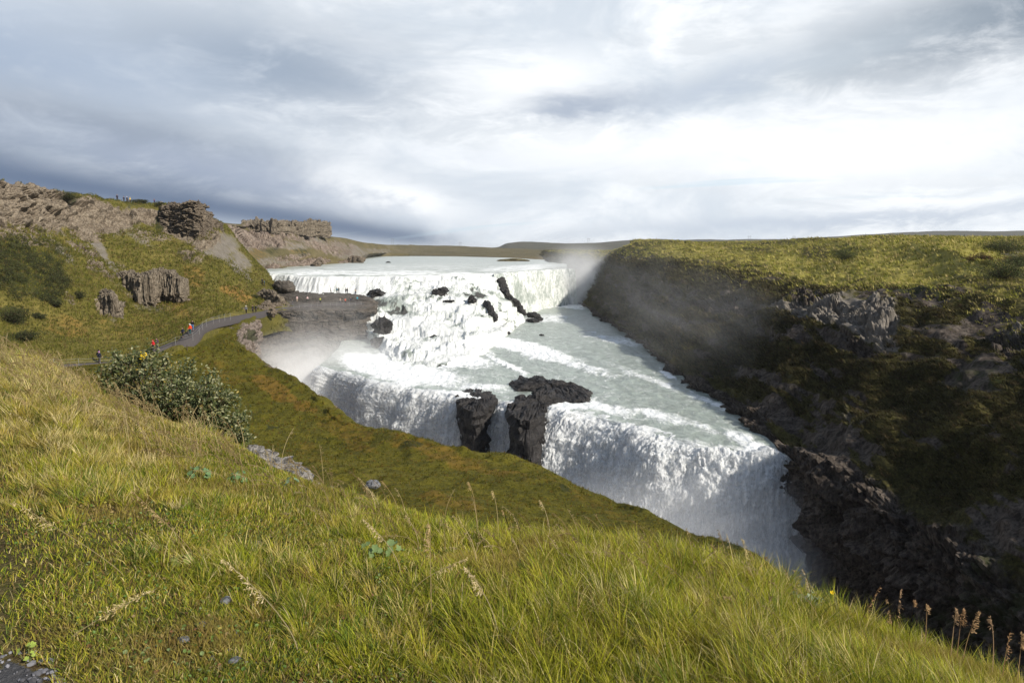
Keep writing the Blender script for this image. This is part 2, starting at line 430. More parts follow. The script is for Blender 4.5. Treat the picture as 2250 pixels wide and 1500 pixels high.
BX = [-900, -350, 20, 130, 245, 340, 400, 460, 520, 552, 580, 600, 625]
BB = [PP(-900, 50, -16)] + [pathpt(x) for x in BX[1:]]
CC = [b + np.array([1.5, -6, -5.0]) for b in BB]
BK = [t + np.array([-2, 6, .2]) for t in T]; BK2 = [t + np.array([-8, 30, -.6]) for t in T]; BK3 = [t + np.array([-60, 160, -3]) for t in T]
side = lambda R, dx, dy, dz: R + [R[-1] + np.array([dx, dy, dz])] + [R[-1] + np.array([dx*2, dy*6, dz*8])]
rows = [side(R, 1.2, 5, -1.0) for R in (BK3, BK2, BK, T, T2, MM, LL, BB, CC)]
G, tv, tu = loft(rows, [24, 60, 46, 46, 46, 46, 60, 46, 46, 40, 40, 30, 30, 20, 12], [4, 6, 8, 52, 60, 60, 60, 14])
N_ = gnormals(G); N_ *= np.sign(N_[..., 2:3].mean() or 1)
hv = np.broadcast_to(tv[:, None], G.shape[:2])
rock = paint(G, [(-100, 440, 260, 60, 8, 1), (60, 450, 150, 55, 12, 1), (200, 475, 110, 42, 12, .95), (300, 475, 90, 26, 6, .9), (400, 490, 62, 44, 10, 1), (440, 520, 50, 28, 20, .9), (180, 500, 60, 30, 20, .8),
                 (60, 512, 80, 20, 10, .6), (330, 628, 80, 34, 3, .9), (238, 668, 32, 30, 30, .9), (215, 590, 60, 12, 38, .75), (290, 590, 60, 9, 30, .55), (180, 545, 60, 12, 25, .7), (330, 520, 60, 16, 10, .6), (60, 530, 110, 14, 6, .6), (420, 560, 40, 16, 20, .6), (592, 645, 14, 12, 30, .7), (150, 665, 30, 10, 30, .5)])
scree = paint(G, [(190, 500, 30, 30, 0, .9), (215, 540, 14, 48, -38, .85), (140, 560, 10, 45, -45, .7), (255, 590, 16, 34, -35, .7), (255, 500, 35, 26, 0, .7), (300, 520, 50, 12, 30, .6), (480, 550, 44, 16, 33, .95), (520, 585, 36, 12, 38, .9),
                  (340, 668, 60, 16, 10, .55), (250, 700, 24, 10, 30, .5), (280, 480, 60, 20, 10, .5), (120, 540, 60, 10, 20, .5), (80, 500, 90, 18, 8, .6), (540, 600, 30, 10, 45, .8), (470, 690, 20, 5, -12, .6), (495, 535, 40, 26, 35, .85), (530, 570, 34, 16, 42, .8), (455, 545, 40, 14, 25, .7)])
dark = paint(G, [(40, 560, 100, 34, 10, .8), (60, 620, 85, 40, 20, .75), (25, 690, 40, 22, 20, .85), (118, 662, 22, 12, 20, .8), (90, 640, 60, 30, 30, .5), (40, 740, 40, 16, 0, .7), (352, 490, 14, 40, 8, .9), (500, 672, 40, 14, 10, .25), (150, 440, 30, 8, 5, .6), (290, 447, 50, 8, 4, .5), (90, 770, 60, 10, 0, .4), (300, 570, 40, 20, 30, .35)])  # shrub cover, plus the crag's shaded left side painted in
dry = paint(G, [(370, 660, 80, 30, 30, .5), (530, 640, 50, 18, 15, .75), (300, 720, 120, 40, 0, .4), (120, 600, 60, 20, 30, .4), (430, 600, 40, 30, 20, .5), (160, 720, 80, 30, 10, .45)])
fade = sstep(hv, 6.9, 6.3)
slp = 1-np.abs(N_[..., 2])
f_big = fbm(G, .045, 4, .5, 5)*1.8 + fbm(G, .22, 4, .55, 15)*.55
f_rock = rockdisp(G, 2.0, .30, 3, (1, 1, 2.0), .2) + fbm(G, .12, 3, .5, 77)*1.5
gully = fbm(np.stack([G[..., 0], G[..., 1]*.25, G[..., 2]*.2], -1), .30, 3, .5, 44)*.5
disp = (f_big + gully)*(.15+.85*fade)*(hv > 2) + f_rock*sstep(rock, .25, .75)*fade
disp = disp*sstep(hv, 2.0, 3.0) + sstep(hv, 3.4, 3.0)*(.0) + (hv <= 3.05)*fbm(G, .15, 3, .5, 9)*.35
G = G + N_*disp[..., None]
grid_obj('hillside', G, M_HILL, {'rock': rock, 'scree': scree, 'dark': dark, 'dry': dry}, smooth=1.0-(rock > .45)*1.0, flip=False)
HILL_G = G

# ------------------------------------------------------------------ farther bank with the flat-topped rock table, and the far shore
def wz(px, py, z=-9.0): return PZ(px, py, z)
T = [PY(430, 470, 232), PY(485, 488, 262), PY(528, 492, 318), PY(545, 487, 350), PY(600, 487, 362), PY(650, 489, 385), PY(700, 487, 415), PY(713, 516, 450), PY(760, 524, 520), PY(800, 533, 620), PY(850, 538, 820), PY(900, 540, 900)]
T2 = [PY(450, 500, 230), PY(500, 500, 260), PY(530, 505, 312), PY(560, 505, 345), PY(605, 506, 353), PY(655, 507, 378), PY(700, 512, 405), PY(725, 530, 440), PY(765, 540, 500), PY(802, 545, 600), PY(850, 547, 790), PY(900, 548, 860)]
MM = [PY(500, 570, 232), PY(530, 570, 250), PY(560, 560, 285), PY(590, 553, 310), PY(630, 550, 335), PY(670, 550, 362), PY(715, 552, 390), PY(745, 556, 415), PY(775, 560, 475), PY(805, 557, 575), PY(850, 556, 745), PY(900, 556, 780)]
BB = [PP(556, 222, -9.3), wz(566, 601), wz(580, 595), wz(610, 590), wz(650, 586), wz(690, 583), wz(725, 580), wz(760, 578), wz(792, 575), wz(800, 569), wz(822, 563.5), wz(900, 563)]
CC = [b + np.array([3, -6, -3]) for b in BB]
BK = [t + np.array([-4, 18, -1.0]) for t in T]; BK3 = [t + np.array([-80, 120, -5]) for t in T]
G, tv, tu = loft([BK3, BK, T, T2, MM, BB, CC], [20, 20, 40, 46, 46, 46, 30, 30, 24, 20, 16], [4, 6, 22, 44, 44, 6])
N_ = gnormals(G); N_ *= np.sign(N_[..., 2:3].mean() or 1)
hv = np.broadcast_to(tv[:, None], G.shape[:2])
rock = paint(G, [(560, 525, 90, 22, 8, .8), (720, 545, 80, 14, 12, .6), (640, 565, 50, 10, -5, .6), (615, 497, 92, 12, 0, 1.1), (640, 520, 70, 12, 8, .6), (585, 590, 50, 12, -10, .8), (680, 576, 60, 10, -5, .8), (770, 573, 30, 6, 0, .8), (740, 540, 60, 18, 10, .5), (500, 510, 60, 22, 10, .75)], warp=6)
scree = paint(G, [(520, 530, 50, 20, 20, .8), (760, 550, 70, 20, 12, .75), (690, 530, 50, 16, 15, .8), (520, 560, 60, 12, 35, .9), (620, 535, 80, 12, 10, .7), (600, 575, 80, 14, 0, .7), (830, 552, 40, 8, 5, .6), (850, 553, 40, 9, 0, .3)], warp=8)
dark = paint(G, [(600, 545, 22, 20, 0, .5), (660, 555, 20, 14, 20, .5), (655, 575, 18, 8, 0, .4)], warp=8)
dry = paint(G, [(560, 560, 40, 30, 30, .4), (650, 545, 40, 16, 20, .4), (880, 550, 60, 6, 0, .2)], warp=8)
fade = sstep(hv, 4.98, 4.7)*sstep(hv, 1.9, 2.1)
disp = (fbm(G, .03, 4, .55, 25)*2.2 + fbm(G, .15, 3, .5, 8)*.7)*fade*sstep(hv, 2.0, 3.2) + rockdisp(G, 3.2, .16, 13, (1, 1, .45))*sstep(rock, .3, .8)*sstep(hv, 4.98, 4.7)*sstep(hv, 1.2, 2.2)*.8
disp += (hv > 4.4)*(hv < 5)*rockdisp(G, 1.2, .35, 5)
G = G + N_*disp[..., None]
grid_obj('river_bank', G, M_HILLB, {'rock': rock, 'scree': scree, 'dark': dark, 'dry': dry}, smooth=1.0-(rock > .45)*1.0)

def ridge(name, T, B, back, m, amp, sc_, du, attrs, kind='structure', dz=-6):
    BKr = [t + np.array([0, back, dz]) for t in T]
    MMr = [a*.5+b*.5+np.array([0, 0, .12*abs(a[2]-b[2])]) for a, b in zip(T, B)]
    G, tv, tu = loft([BKr, T, MMr, B, [b+np.array([0, -30, -6]) for b in B]], du, [6, 14, 14, 4])
    hv = np.broadcast_to(tv[:, None], G.shape[:2])
    G[..., 2] += fbm(G, sc_, 4, .55, 51)*amp*sstep(hv, 3.0, 2.6)
    z = np.zeros(G.shape[:2])
    return grid_obj(name, G, m, {'rock': z+attrs[0], 'scree': z+attrs[1], 'dark': z+attrs[2], 'dry': fbm(G, .004, 3, .5, 4)*.5+attrs[3]})

ridge('far_shore', [PY(770, 531, 700), PY(850, 537, 800), PY(920, 539, 900), PY(1000, 541, 950), PY(1090, 545, 1000), PY(1180, 549, 1000), PY(1300, 551, 1000), PY(1500, 551, 1000)],
      [PY(770, 563, 600), wz(850, 562.5), wz(920, 562.8), wz(1000, 563.5), wz(1060, 565), wz(1120, 566.5), wz(1215, 571.5), PP(1400, 480, -9)], 500, M_HILLB, 1.6, .02, 40, (0, .35, .12, .12))
ridge('distant_hills', [PY(1020, 547, 2600), PY(1090, 545, 2600), PY(1118, 535, 2600), PY(1200, 533, 2600), PY(1300, 532, 2600), PY(1395, 527, 2600), PY(1480, 528, 2800), PY(1600, 528, 3000), PY(1700, 526, 3000), PY(1790, 527, 3000), PY(1850, 520, 3000), PY(1950, 513, 3000), PY(2060, 510, 3000), PY(2180, 509, 3000), PY(2300, 508, 3000), PY(2900, 505, 3000)],
      [PY(x, 556, 1500) for x in (1000, 1090, 1130, 1200, 1300, 1400, 1500, 1600, 1700, 1790, 1850, 1950, 2060, 2180, 2300, 2900)], 1500, M_FAR, 9, .004, 16, (0, 0, 0, .3), dz=-20)

# ground sheet out to the horizon
S = 14000
g_ = np.zeros((60, 60, 3)); lin = np.linspace(-1, 1, 60); lin = np.sign(lin)*np.abs(lin)**2.2*S
g_[..., 0] = lin[None, :]; g_[..., 1] = lin[:, None]+300; g_[..., 2] = -60
far = np.hypot(g_[..., 0], g_[..., 1]-300); g_[..., 2] = -60 + sstep(far, 1200, 3000)*54
grid_obj('ground', g_, M_FAR, {})

# ------------------------------------------------------------------ right wall of the gorge and the grassy plateau above it
def st(base, c_, d_, e_, f_, g1, h_, i_):
    P = [np.array(b, float) for b in (base, c_, d_, e_, f_, g1, h_, i_)]
    b0 = P[0].copy()
    low = b0 + np.array([1.0, 1.5, 0]); low[2] = min(-50, b0[2]-22); mid = b0*.65+low*.35
    return [low, mid] + P
hz = lambda x, Y, z: np.array([x, Y, z], float)
CS = [
    st(hz(28, 900, -9.3), hz(30, 900, -7), hz(33, 900, -6), hz(36, 900, -5), hz(42, 900, -4), hz(55, 900, -3), hz(90, 900, -3), hz(260, 950, -3)),
    st(hz(27, 560, -9.3), hz(29, 560, -7.5), hz(32, 560, -6.3), hz(35, 560, -5.6), hz(42, 560, -4.8), hz(55, 560, -4), hz(90, 560, -3.6), hz(260, 600, -3)),
    st(hz(24, 430, -9.6), hz(27, 430, -8), hz(30, 430, -7), hz(34, 430, -6), hz(42, 430, -4.5), hz(55, 430, -3.5), hz(90, 440, -3), hz(260, 470, -2)),
    st(hz(27, 345, -24.5), hz(30, 345, -17), hz(33, 345, -12), hz(35, 345, -8), hz(41, 345, -4.5), hz(52, 350, -3), hz(90, 360, -2), hz(260, 400, -1)),
    st(PZ(1291, 683, -24.3), PY(1316, 648, 263), PY(1336, 615, 267), PY(1350, 585, 272), PY(1374, 552, 280), PY(1402, 536, 300), PY(1440, 531, 380), hz(260, 420, 3)),
    st(PZ(1385, 744, -24.3), PY(1400, 700, 182), PY(1418, 650, 190), PY(1440, 600, 200), PY(1462, 560, 225), PY(1500, 537, 270), PY(1520, 534, 370), hz(260, 380, 4)),
    st(PZ(1478, 826, -24.3), PY(1510, 755, 136), PY(1540, 680, 148), PY(1560, 630, 160), PY(1605, 582, 190), PY(1640, 548, 240), PY(1660, 532, 340), hz(260, 350, 4)),
    st(PZ(1562, 872, -24.3), PY(1600, 800, 117), PY(1625, 715, 128), PY(1640, 650, 142), PY(1700, 600, 170), PY(1730, 556, 215), PY(1750, 532, 300), hz(260, 330, 4)),
    st(PZ(1642, 927, -24.3), PY(1690, 845, 99), PY(1715, 740, 110), PY(1735, 660, 122), PY(1790, 613, 148), PY(1830, 562, 185), PY(1860, 527, 240), hz(240, 300, 4)),
    st(PZ(1702, 992, -24.3), PY(1765, 900, 85), PY(1805, 765, 96), PY(1830, 672, 107), PY(1895, 627, 126), PY(1920, 572, 155), PY(1930, 526, 200), hz(220, 270, 3.4)),
    st(PY(1830, 1065, 66), PY(1880, 930, 74), PY(1935, 770, 84), PY(1962, 692, 94), PY(2025, 636, 112), PY(2025, 580, 136), PY(2010, 525, 176), hz(210, 240, 2.6)),
    st(PY(1960, 1150, 56), PY(2010, 980, 64), PY(2060, 830, 74), PY(2085, 715, 84), PY(2120, 632, 100), PY(2110, 570, 122), PY(2085, 527, 158), hz(200, 210, .5)),
    st(PY(2110, 1270, 48), PY(2160, 1060, 55), PY(2200, 880, 64), PY(2210, 760, 73), PY(2205, 655, 88), PY(2190, 600, 105), PY(2160, 548, 140), hz(190, 180, -1.5)),
    st(PY(2270, 1400, 41), PY(2320, 1130, 47), PY(2350, 920, 56), PY(2355, 800, 63), PY(2330, 690, 74), PY(2290, 634, 88), PY(2290, 590, 125), hz(190, 150, -2.5)),
    st(hz(34, 24, -27), hz(39, 25, -20), hz(45, 27, -14), hz(49, 28, -10), hz(58, 30, -7), hz(70, 35, -6), hz(90, 45, -5), hz(190, 70, -4)),
    st(hz(34, -10, -27), hz(39, -10, -20), hz(45, -10, -14), hz(49, -10, -10), hz(58, -10, -7), hz(70, -10, -6), hz(90, -10, -5), hz(190, -10, -4)),
    st(hz(34, -60, -27), hz(39, -60, -20), hz(45, -60, -14), hz(49, -60, -10), hz(58, -60, -7), hz(70, -60, -6), hz(90, -60, -5), hz(190, -60, -4))]
rows = [list(r) for r in zip(*CS)]
G, tv, tu = loft(rows, [10, 14, 24, 40, 60, 54, 54, 46, 50, 54, 54, 54, 54, 40, 14, 8], [8, 34, 50, 50, 50, 54, 50, 40, 12])
N_ = gnormals(G, True); N_ *= -1 if N_[:, :, 0].mean() > 0 else 1
hv = np.broadcast_to(tv[:, None], G.shape[:2])
rock = paint(G, [(1600, 665, 170, 22, 6, .8), (1800, 685, 110, 34, 10, 1), (1930, 705, 62, 38, 5, 1.05), (1900, 750, 70, 24, 10, .75), (1480, 640, 90, 20, 10, .7), (1400, 640, 50, 30, 30, .55), (1700, 740, 70, 16, 20, .6), (2215, 760, 60, 40, 15, .8), (2240, 720, 40, 22, 0, .8), (1450, 690, 100, 14, 30, .6),
                 (1750, 1050, 90, 110, 50, .9), (1880, 1150, 170, 120, 30, .85), (2050, 1300, 260, 170, 20, .85), (1650, 960, 60, 24, 40, .9), (1870, 905, 30, 14, 60, .8), (1560, 900, 60, 18, 38, 1), (1430, 800, 90, 16, 42, 1), (1330, 715, 60, 14, 38, 1), (1680, 900, 40, 18, 50, .5), (1950, 880, 60, 26, 20, .35), (2150, 600, 60, 10, 40, .3)], warp=22)
dry = paint(G, [(1560, 560, 190, 26, 6, .55), (1760, 590, 130, 30, 12, .8), (1950, 590, 160, 40, 6, 1.1), (2050, 560, 110, 40, 10, 1.0), (1900, 545, 250, 14, 0, .8), (2120, 640, 140, 14, 10, .5), (1420, 560, 50, 24, 30, .35), (1930, 920, 50, 20, -15, .3), (1560, 750, 60, 50, 40, .28), (1900, 800, 80, 20, -10, .25), (2120, 560, 120, 60, 20, .8)], warp=16)
dark = paint(G, [(2010, 652, 110, 22, 4, .75), (1880, 548, 50, 10, 5, .5), (2060, 525, 70, 8, 0, .55), (1990, 560, 60, 14, -10, .4), (1820, 1000, 240, 90, 40, .3), (2150, 850, 110, 60, 20, .5), (2180, 1350, 200, 160, 0, .5), (2230, 600, 40, 22, 20, .5), (1570, 600, 50, 16, 30, .4), (1780, 640, 120, 10, 10, .35)], warp=16)  # brow patch below the plateau is shade put into the colour
pale = paint(G, [(1500, 640, 110, 12, 10, .6), (1690, 672, 80, 16, 10, .75), (1790, 690, 90, 26, 10, 1.2), (1900, 700, 90, 36, 8, 1.3), (1950, 740, 50, 20, 5, .9), (1620, 655, 60, 14, 6, .7), (2230, 740, 40, 40, 0, .7), (1870, 905, 24, 12, 60, .7), (1740, 1010, 40, 16, 50, .5)], warp=18)
scree = np.maximum(paint(G, [(2235, 555, 36, 10, 5, .7)], warp=8)*.8, pale)
rk = sstep(rock, .3, .8)
low = sstep(hv, 3.0, 2.0)                                  # wet foot of the wall
strata = fbm(np.stack([G[..., 0]*.25, G[..., 1]*.25, G[..., 2]*1.6], -1), .35, 4, .6, 66)
rock = np.maximum(rock, sstep(strata, .02, .30)*sstep(hv, 6.3, 5.6)*.8)
rock = np.maximum(rock, sstep(hv, 2.45, 2.1)*.95); rk = np.maximum(rk, sstep(hv, 2.5, 2.1))
face = sstep(hv, 7.0, 5.5)
ED = fbm(G, .05, 4, .55, 61)*2.2*sstep(hv, 8.4, 6.5) + fbm(G, .25, 4, .6, 62)*.75*(.35+.65*face) + (vnoise(G*np.array([.5, .5, 1.3]))**2)*.7*face
RD = rockdisp(G, 1.4, .38, 23, (1, 1, 1.3), .15) + rockdisp(G, .9, 1.1, 29, (1, 1, 1.6), .2)
vert = fbm(np.stack([G[..., 0], G[..., 1], G[..., 2]*.12], -1), .16, 3, .5, 71)*2.0*sstep(hv, 6.0, 5.0)
ledge = (np.abs(np.mod(G[..., 2]*.22 + fbm(G, .05, 3, .5, 72)*.9, 1)-.5)*2-.5)*1.3*sstep(hv, 5.8, 4.8)
D_ = ED + RD*rk + ledge*(.35+.65*rk) + vert
D_ *= sstep(hv, 9, 8.4)*.8+.2
G = G + N_*D_[..., None]
Z = G[..., 2]
mnd = fbm(G, .045, 3, .5, 83)*1.6*sstep(hv, 6.2, 7)*sstep(hv, 8.6, 7.8)
G[..., 2] += mnd
tus = np.maximum(fbm(G, .18, 3, .6, 81), 0)*1.3*sstep(hv, 5.8, 6.3)
G[..., 2] += tus*.8
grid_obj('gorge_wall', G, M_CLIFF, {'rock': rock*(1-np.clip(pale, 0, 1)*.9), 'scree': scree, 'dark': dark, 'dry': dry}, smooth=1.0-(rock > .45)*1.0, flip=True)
WALL_G, WALL_HV, WALL_ROCK = G, hv, rock

# ------------------------------------------------------------------ grassy moss slope between the hillside and the gorge
E = [(552, 690, 150), (522, 722, 130), (530, 762, 115), (600, 806, 100), (650, 832, 90), (700, 868, 79), (757, 920, 67), (800, 940, 64), (860, 948, 60), (990, 984, 54), (1150, 1011, 48), (1240, 1052, 43), (1330, 1090, 39), (1480, 1150, 32), (1650, 1216, 24), (1790, 1306, 17), (2300, 1600, 9), (3200, 1900, 5)]
I1 = [(500, 704, 136), (470, 730, 122), (470, 780, 108), (520, 830, 92), (570, 870, 80), (630, 920, 68), (690, 975, 58), (740, 1000, 53), (830, 1025, 46), (950, 1050, 40), (1080, 1090, 34), (1150, 1120, 30), (1230, 1150, 26.5), (1350, 1200, 21), (1500, 1260, 15.5), (1650, 1330, 11), (2100, 1640, 6), (2800, 1900, 3.5)]
I2 = [(455, 716, 122), (425, 745, 112), (400, 790, 104), (420, 850, 84), (460, 910, 68), (520, 970, 55), (590, 1030, 45), (640, 1050, 40), (740, 1090, 33), (850, 1120, 27), (980, 1160, 22), (1050, 1190, 18.5), (1120, 1220, 16), (1230, 1270, 12.5), (1380, 1340, 9.5), (1500, 1420, 7.5), (1900, 1680, 4.5), (2500, 1900, 2.8)]
I3w = [pathpt(430), pathpt(400), pathpt(330), pathpt(200), hz(-62, 74, -16.5), hz(-44, 56, -15), hz(-34, 44, -13.5), hz(-30, 36, -12.5), hz(-24, 28, -11), hz(-20, 22, -9.5), hz(-16, 17, -8.5), hz(-13, 14, -7.6), hz(-11, 12, -7), hz(-8, 9, -6), hz(-5, 7, -5.2), hz(-3, 5, -4.6), hz(-1, 3, -4.2), hz(0, 2, -4)]
R0 = [PY(*e) for e in E]; R1 = [PY(*e) for e in I1]; R2 = [PY(*e) for e in I2]
R3 = [np.array(p, float) for p in I3w]
R4 = [PP(360, 112, -17.5), PP(300, 108, -19), hz(-70, 100, -19), hz(-95, 85, -18), hz(-95, 64, -18), hz(-80, 48, -17), hz(-70, 38, -16), hz(-62, 30, -15), hz(-50, 22, -13), hz(-42, 16, -12), hz(-36, 12, -11), hz(-30, 10, -10), hz(-26, 8, -9), hz(-20, 6, -8), hz(-16, 4, -7), hz(-12, 3, -6), hz(-6, 1, -5.5), hz(-3, 0, -5)]
dwn = []
for i, e in enumerate(R0):
    nx = np.array([.75, .5, 0]) if i > 3 else np.array([1.0, -.1, 0])
    dwn.append(nx)
Ra = [e+n*1.2+np.array([0, 0, -1.4]) for e, n in zip(R0, dwn)]
Rb = [e+n*2.2+np.array([0, 0, -9]) for e, n in zip(R0, dwn)]
Rc = [e+n*4.0 for e, n in zip(R0, dwn)]
for c_ in Rc: c_[2] = -50
G, tv, tu = loft([Rc, Rb, Ra, R0, R1, R2, R3, R4], [20, 24, 34, 34, 34, 40, 30, 34, 44, 50, 40, 36, 50, 50, 50, 20, 8], [16, 20, 8, 62, 62, 40, 8])
N_ = gnormals(G); N_ *= np.sign(N_[..., 2:3].mean() or 1)
hv = np.broadcast_to(tv[:, None], G.shape[:2]); hu = np.broadcast_to(tu[None, :], G.shape[:2])
rock = np.maximum(sstep(hv, 2.6, 1.8), paint(G, [(545, 735, 30, 30, 20, .9), (485, 712, 40, 6, 20, .5), (475, 700, 40, 5, -20, .8), (590, 790, 40, 16, 35, .5)], warp=6))
scree = paint(G, [(470, 703, 40, 4, -18, .8), (500, 715, 20, 4, 40, .5)], warp=5)
dry = paint(G, [(600, 850, 60, 24, 30, .85), (650, 880, 50, 16, 30, .8), (500, 820, 70, 30, 20, .45), (760, 960, 130, 34, 30, .5), (1000, 1010, 220, 24, 17, .55), (1300, 1110, 200, 24, 28, .4), (1500, 1180, 160, 30, 25, .3), (700, 1010, 60, 20, 30, .4), (980, 1120, 120, 16, 10, .5), (430, 780, 40, 10, 10, .4)], warp=14)
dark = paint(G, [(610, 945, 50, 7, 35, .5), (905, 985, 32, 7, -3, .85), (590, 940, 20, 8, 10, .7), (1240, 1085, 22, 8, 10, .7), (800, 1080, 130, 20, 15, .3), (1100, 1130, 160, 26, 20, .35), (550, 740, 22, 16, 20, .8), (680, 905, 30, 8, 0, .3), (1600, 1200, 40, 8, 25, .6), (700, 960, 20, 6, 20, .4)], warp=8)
amp = sstep(hv, 3.0, 3.3)*sstep(hv, 6.0, 5.6)
dist = np.linalg.norm(G, axis=-1)
near = np.clip(dist/60, .25, 1)
disp = (fbm(G, .07, 4, .5, 91)*.9*near + np.maximum(fbm(G, .45, 3, .55, 93), -.2)*.55*near)*amp + (hv <= 3.3)*fbm(G, .3, 3, .5, 94)*.5*near + fbm(G, 1.1, 3, .55, 96)*.16*amp
disp += rockdisp(G, 1.6, .4, 33)*sstep(rock, .4, .8)*(hv < 3) + rockdisp(G, 1.2, .5, 35)*sstep(rock, .4, .8)*(hv >= 3)*.6
G = G + N_*disp[..., None]
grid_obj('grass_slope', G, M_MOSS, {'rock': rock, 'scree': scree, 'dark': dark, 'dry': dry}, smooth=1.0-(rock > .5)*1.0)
SLOPE_G, SLOPE_HV = G, hv

# ------------------------------------------------------------------ viewing ledge of layered rock
X = [560, 600, 640, 700, 760, 800, 822, 834, 850, 850]
ra = [PY(585, 632, 226), PY(612, 633, 222), PY(655, 638, 215), PY(705, 642, 211), PY(758, 644, 206), PY(795, 648, 200), PY(812, 652, 198), PY(820, 656, 199), PY(820, 662, 201), PY(700, 660, 208)]
rb = [PY(590, 648, 206), PY(622, 649, 204), PY(660, 650, 200), PY(700, 651, 197), PY(758, 652, 195), PY(798, 656, 191), PY(820, 662, 190), PY(826, 663, 194), PY(826, 668, 199), PY(700, 668, 206)]
rc = [PY(588, 662, 203), PY(622, 663, 200), PY(660, 664, 196.5), PY(700, 664.5, 194), PY(758, 663, 193), PY(798, 663, 190), PY(823, 667, 189), PY(828, 668, 193), PY(828, 674, 199), PY(700, 674, 206)]
rd = [PY(536, 694, 148), PY(590, 686, 163), PY(640, 682, 168), PY(700, 679, 174), PY(759, 679, 178), PY(803, 677, 182), PY(825, 673, 187), PY(830, 674, 192), PY(831, 680, 199), PY(700, 690, 206)]
re_ = [PY(540, 700, 148), PY(590, 694, 163.3), PY(640, 694, 168.3), PY(700, 692, 174), PY(759, 693, 178), PY(803, 692, 182), PY(826, 690, 186.5), PY(831, 692, 192), PY(832, 696, 199), PY(700, 700, 206)]
rf = [PY(540, 720, 146), PY(592, 708, 164), PY(643, 706, 169.5), PY(700, 703, 175.5), PY(756, 705, 179.5), PY(798, 706, 183), PY(822, 700, 188), PY(829, 704, 193), PY(830, 708, 199), PY(700, 710, 206)]
rg = [PY(543, 760, 143), PY(585, 740, 160), PY(640, 732, 167), PY(700, 730, 173.5), PY(760, 730, 177.5), PY(803, 732, 181), PY(827, 728, 186), PY(834, 730, 192), PY(835, 734, 199), PY(700, 730, 206)]
rh = [PY(560, 800, 141), PY(598, 790, 157), PY(640, 770, 166), PY(700, 770, 172.5), PY(760, 770, 176.5), PY(805, 770, 180), PY(830, 765, 185), PY(838, 766, 191), PY(840, 770, 199), PY(700, 760, 206)]
ri = [p*np.array([1, 1, 0])+np.array([1, -3, -50.0]) for p in rh]
G, tv, tu = loft([ra, rb, rc, rd, re_, rf, rg, rh, ri], [44, 44, 54, 54, 44, 30, 16, 14, 6], [24, 10, 36, 12, 16, 26, 40, 16])
N_ = gnormals(G); N_ *= 1 if N_[3:20, 20:60, 2].mean() > 0 else -1
hv = np.broadcast_to(tv[:, None], G.shape[:2])
strat = np.sin(G[..., 2]*2.6 + fbm(G, .08, 3, .5, 12)*5)*.35
disp = rockdisp(G, .8, .5, 55, (1, 1, 2.2))*(.35+.65*sstep(hv, 2.6, 3.2)) + (strat + fbm(G, .12, 3, .5, 57)*1.6)*sstep(hv, 3.6, 4.6)
disp *= np.clip(1-sstep(hv, 1.4, 2.0)+sstep(hv, 2.7, 3.1), .25, 1)
G = G + N_*disp[..., None]
grid_obj('rock_ledge', G, M_LEDGE, {}, smooth=False)
LEDGE_G = G

# path ribbon, laid on both slopes
pts = []
PTH = PATHP + [PY(690, 671, 182), PY(740, 668.5, 186), PY(800, 667, 187)]
cl = _cr(np.array(PTH), np.concatenate([i+np.arange(10)/10 for i in range(len(PTH)-1)]+[[len(PTH)-1]]), 0)
tan = np.gradient(cl, axis=0); tan[:, 2] = 0; tan /= np.linalg.norm(tan, axis=1, keepdims=True)
nrm = np.stack([-tan[:, 1], tan[:, 0], tan[:, 2]*0], 1)
wd = .5 + .6*np.exp(-((cl[:, 1]-111)/4.0)**2)
rows = []
for off, dz in ((-1.25, -1.2), (-1.0, .16), (-.5, .2), (0, .22), (.5, .2), (1.0, .18), (1.3, -1.0)):
    r = cl + nrm*(off*wd)[:, None]; r[:, 2] += dz; rows.append(r)
G = np.array(rows)
m, t = mat('path_gravel'); P = t.coord('Object'); n = t.noise(P, 6, 4, .7)
t.bsdf(t.mix(n, (.045, .04, .04, 1), (.11, .10, .10, 1)), .95, t.bump(n, .4, .1), spec=.1)
grid_obj('path', G, m, {}, kind='structure')
PATH_CL, PATH_N, PATH_W = cl, nrm, wd

# ------------------------------------------------------------------ water
def water_mat(name, deep=(.30, .345, .30), foamc=(.86, .88, .88), wave=(.5, .22, 1.0), foamvec=(.35, .14, 1.0), rough=.28, fs=1.0, bump=.5, rot=0.0):
    m, t = mat(name); P = t.coord('Object')
    W = t.mapv(P, wave, (0, 0, rot)); Fv = t.mapv(P, foamvec, (0, 0, rot))
    w1 = t.noise(W, 1.1, 5, .65, .6); w2 = t.noise(W, 5.0, 3, .6, .3)
    f1 = t.noise(Fv, 1.3*fs, 8, .68, 1.2); f2 = t.noise(Fv, 5.5*fs, 5, .7, .5)
    fo = t.m('ADD', t.m('MULTIPLY', f1, .72), t.m('MULTIPLY', f2, .36))
    fa = t.attr('foam')
    fm = t.ss(t.m('ADD', fo, t.m('MULTIPLY', fa, .42)), .60, .86)
    dcol = t.mix(t.ss(w1, .35, .65), tuple(x*.72 for x in deep)+(1,), tuple(min(1, x*1.18) for x in deep)+(1,))
    c_ = t.mix(fm, dcol, tuple(foamc)+(1,))
    h = t.m('ADD', t.m('ADD', w1, t.m('MULTIPLY', w2, .35)), t.m('MULTIPLY', fm, .5))
    nrm = t.bump(h, bump, .8)
    t.bsdf(c_, t.m('ADD', rough, t.m('MULTIPLY', fm, .5)), nrm, spec=.5)
    return m

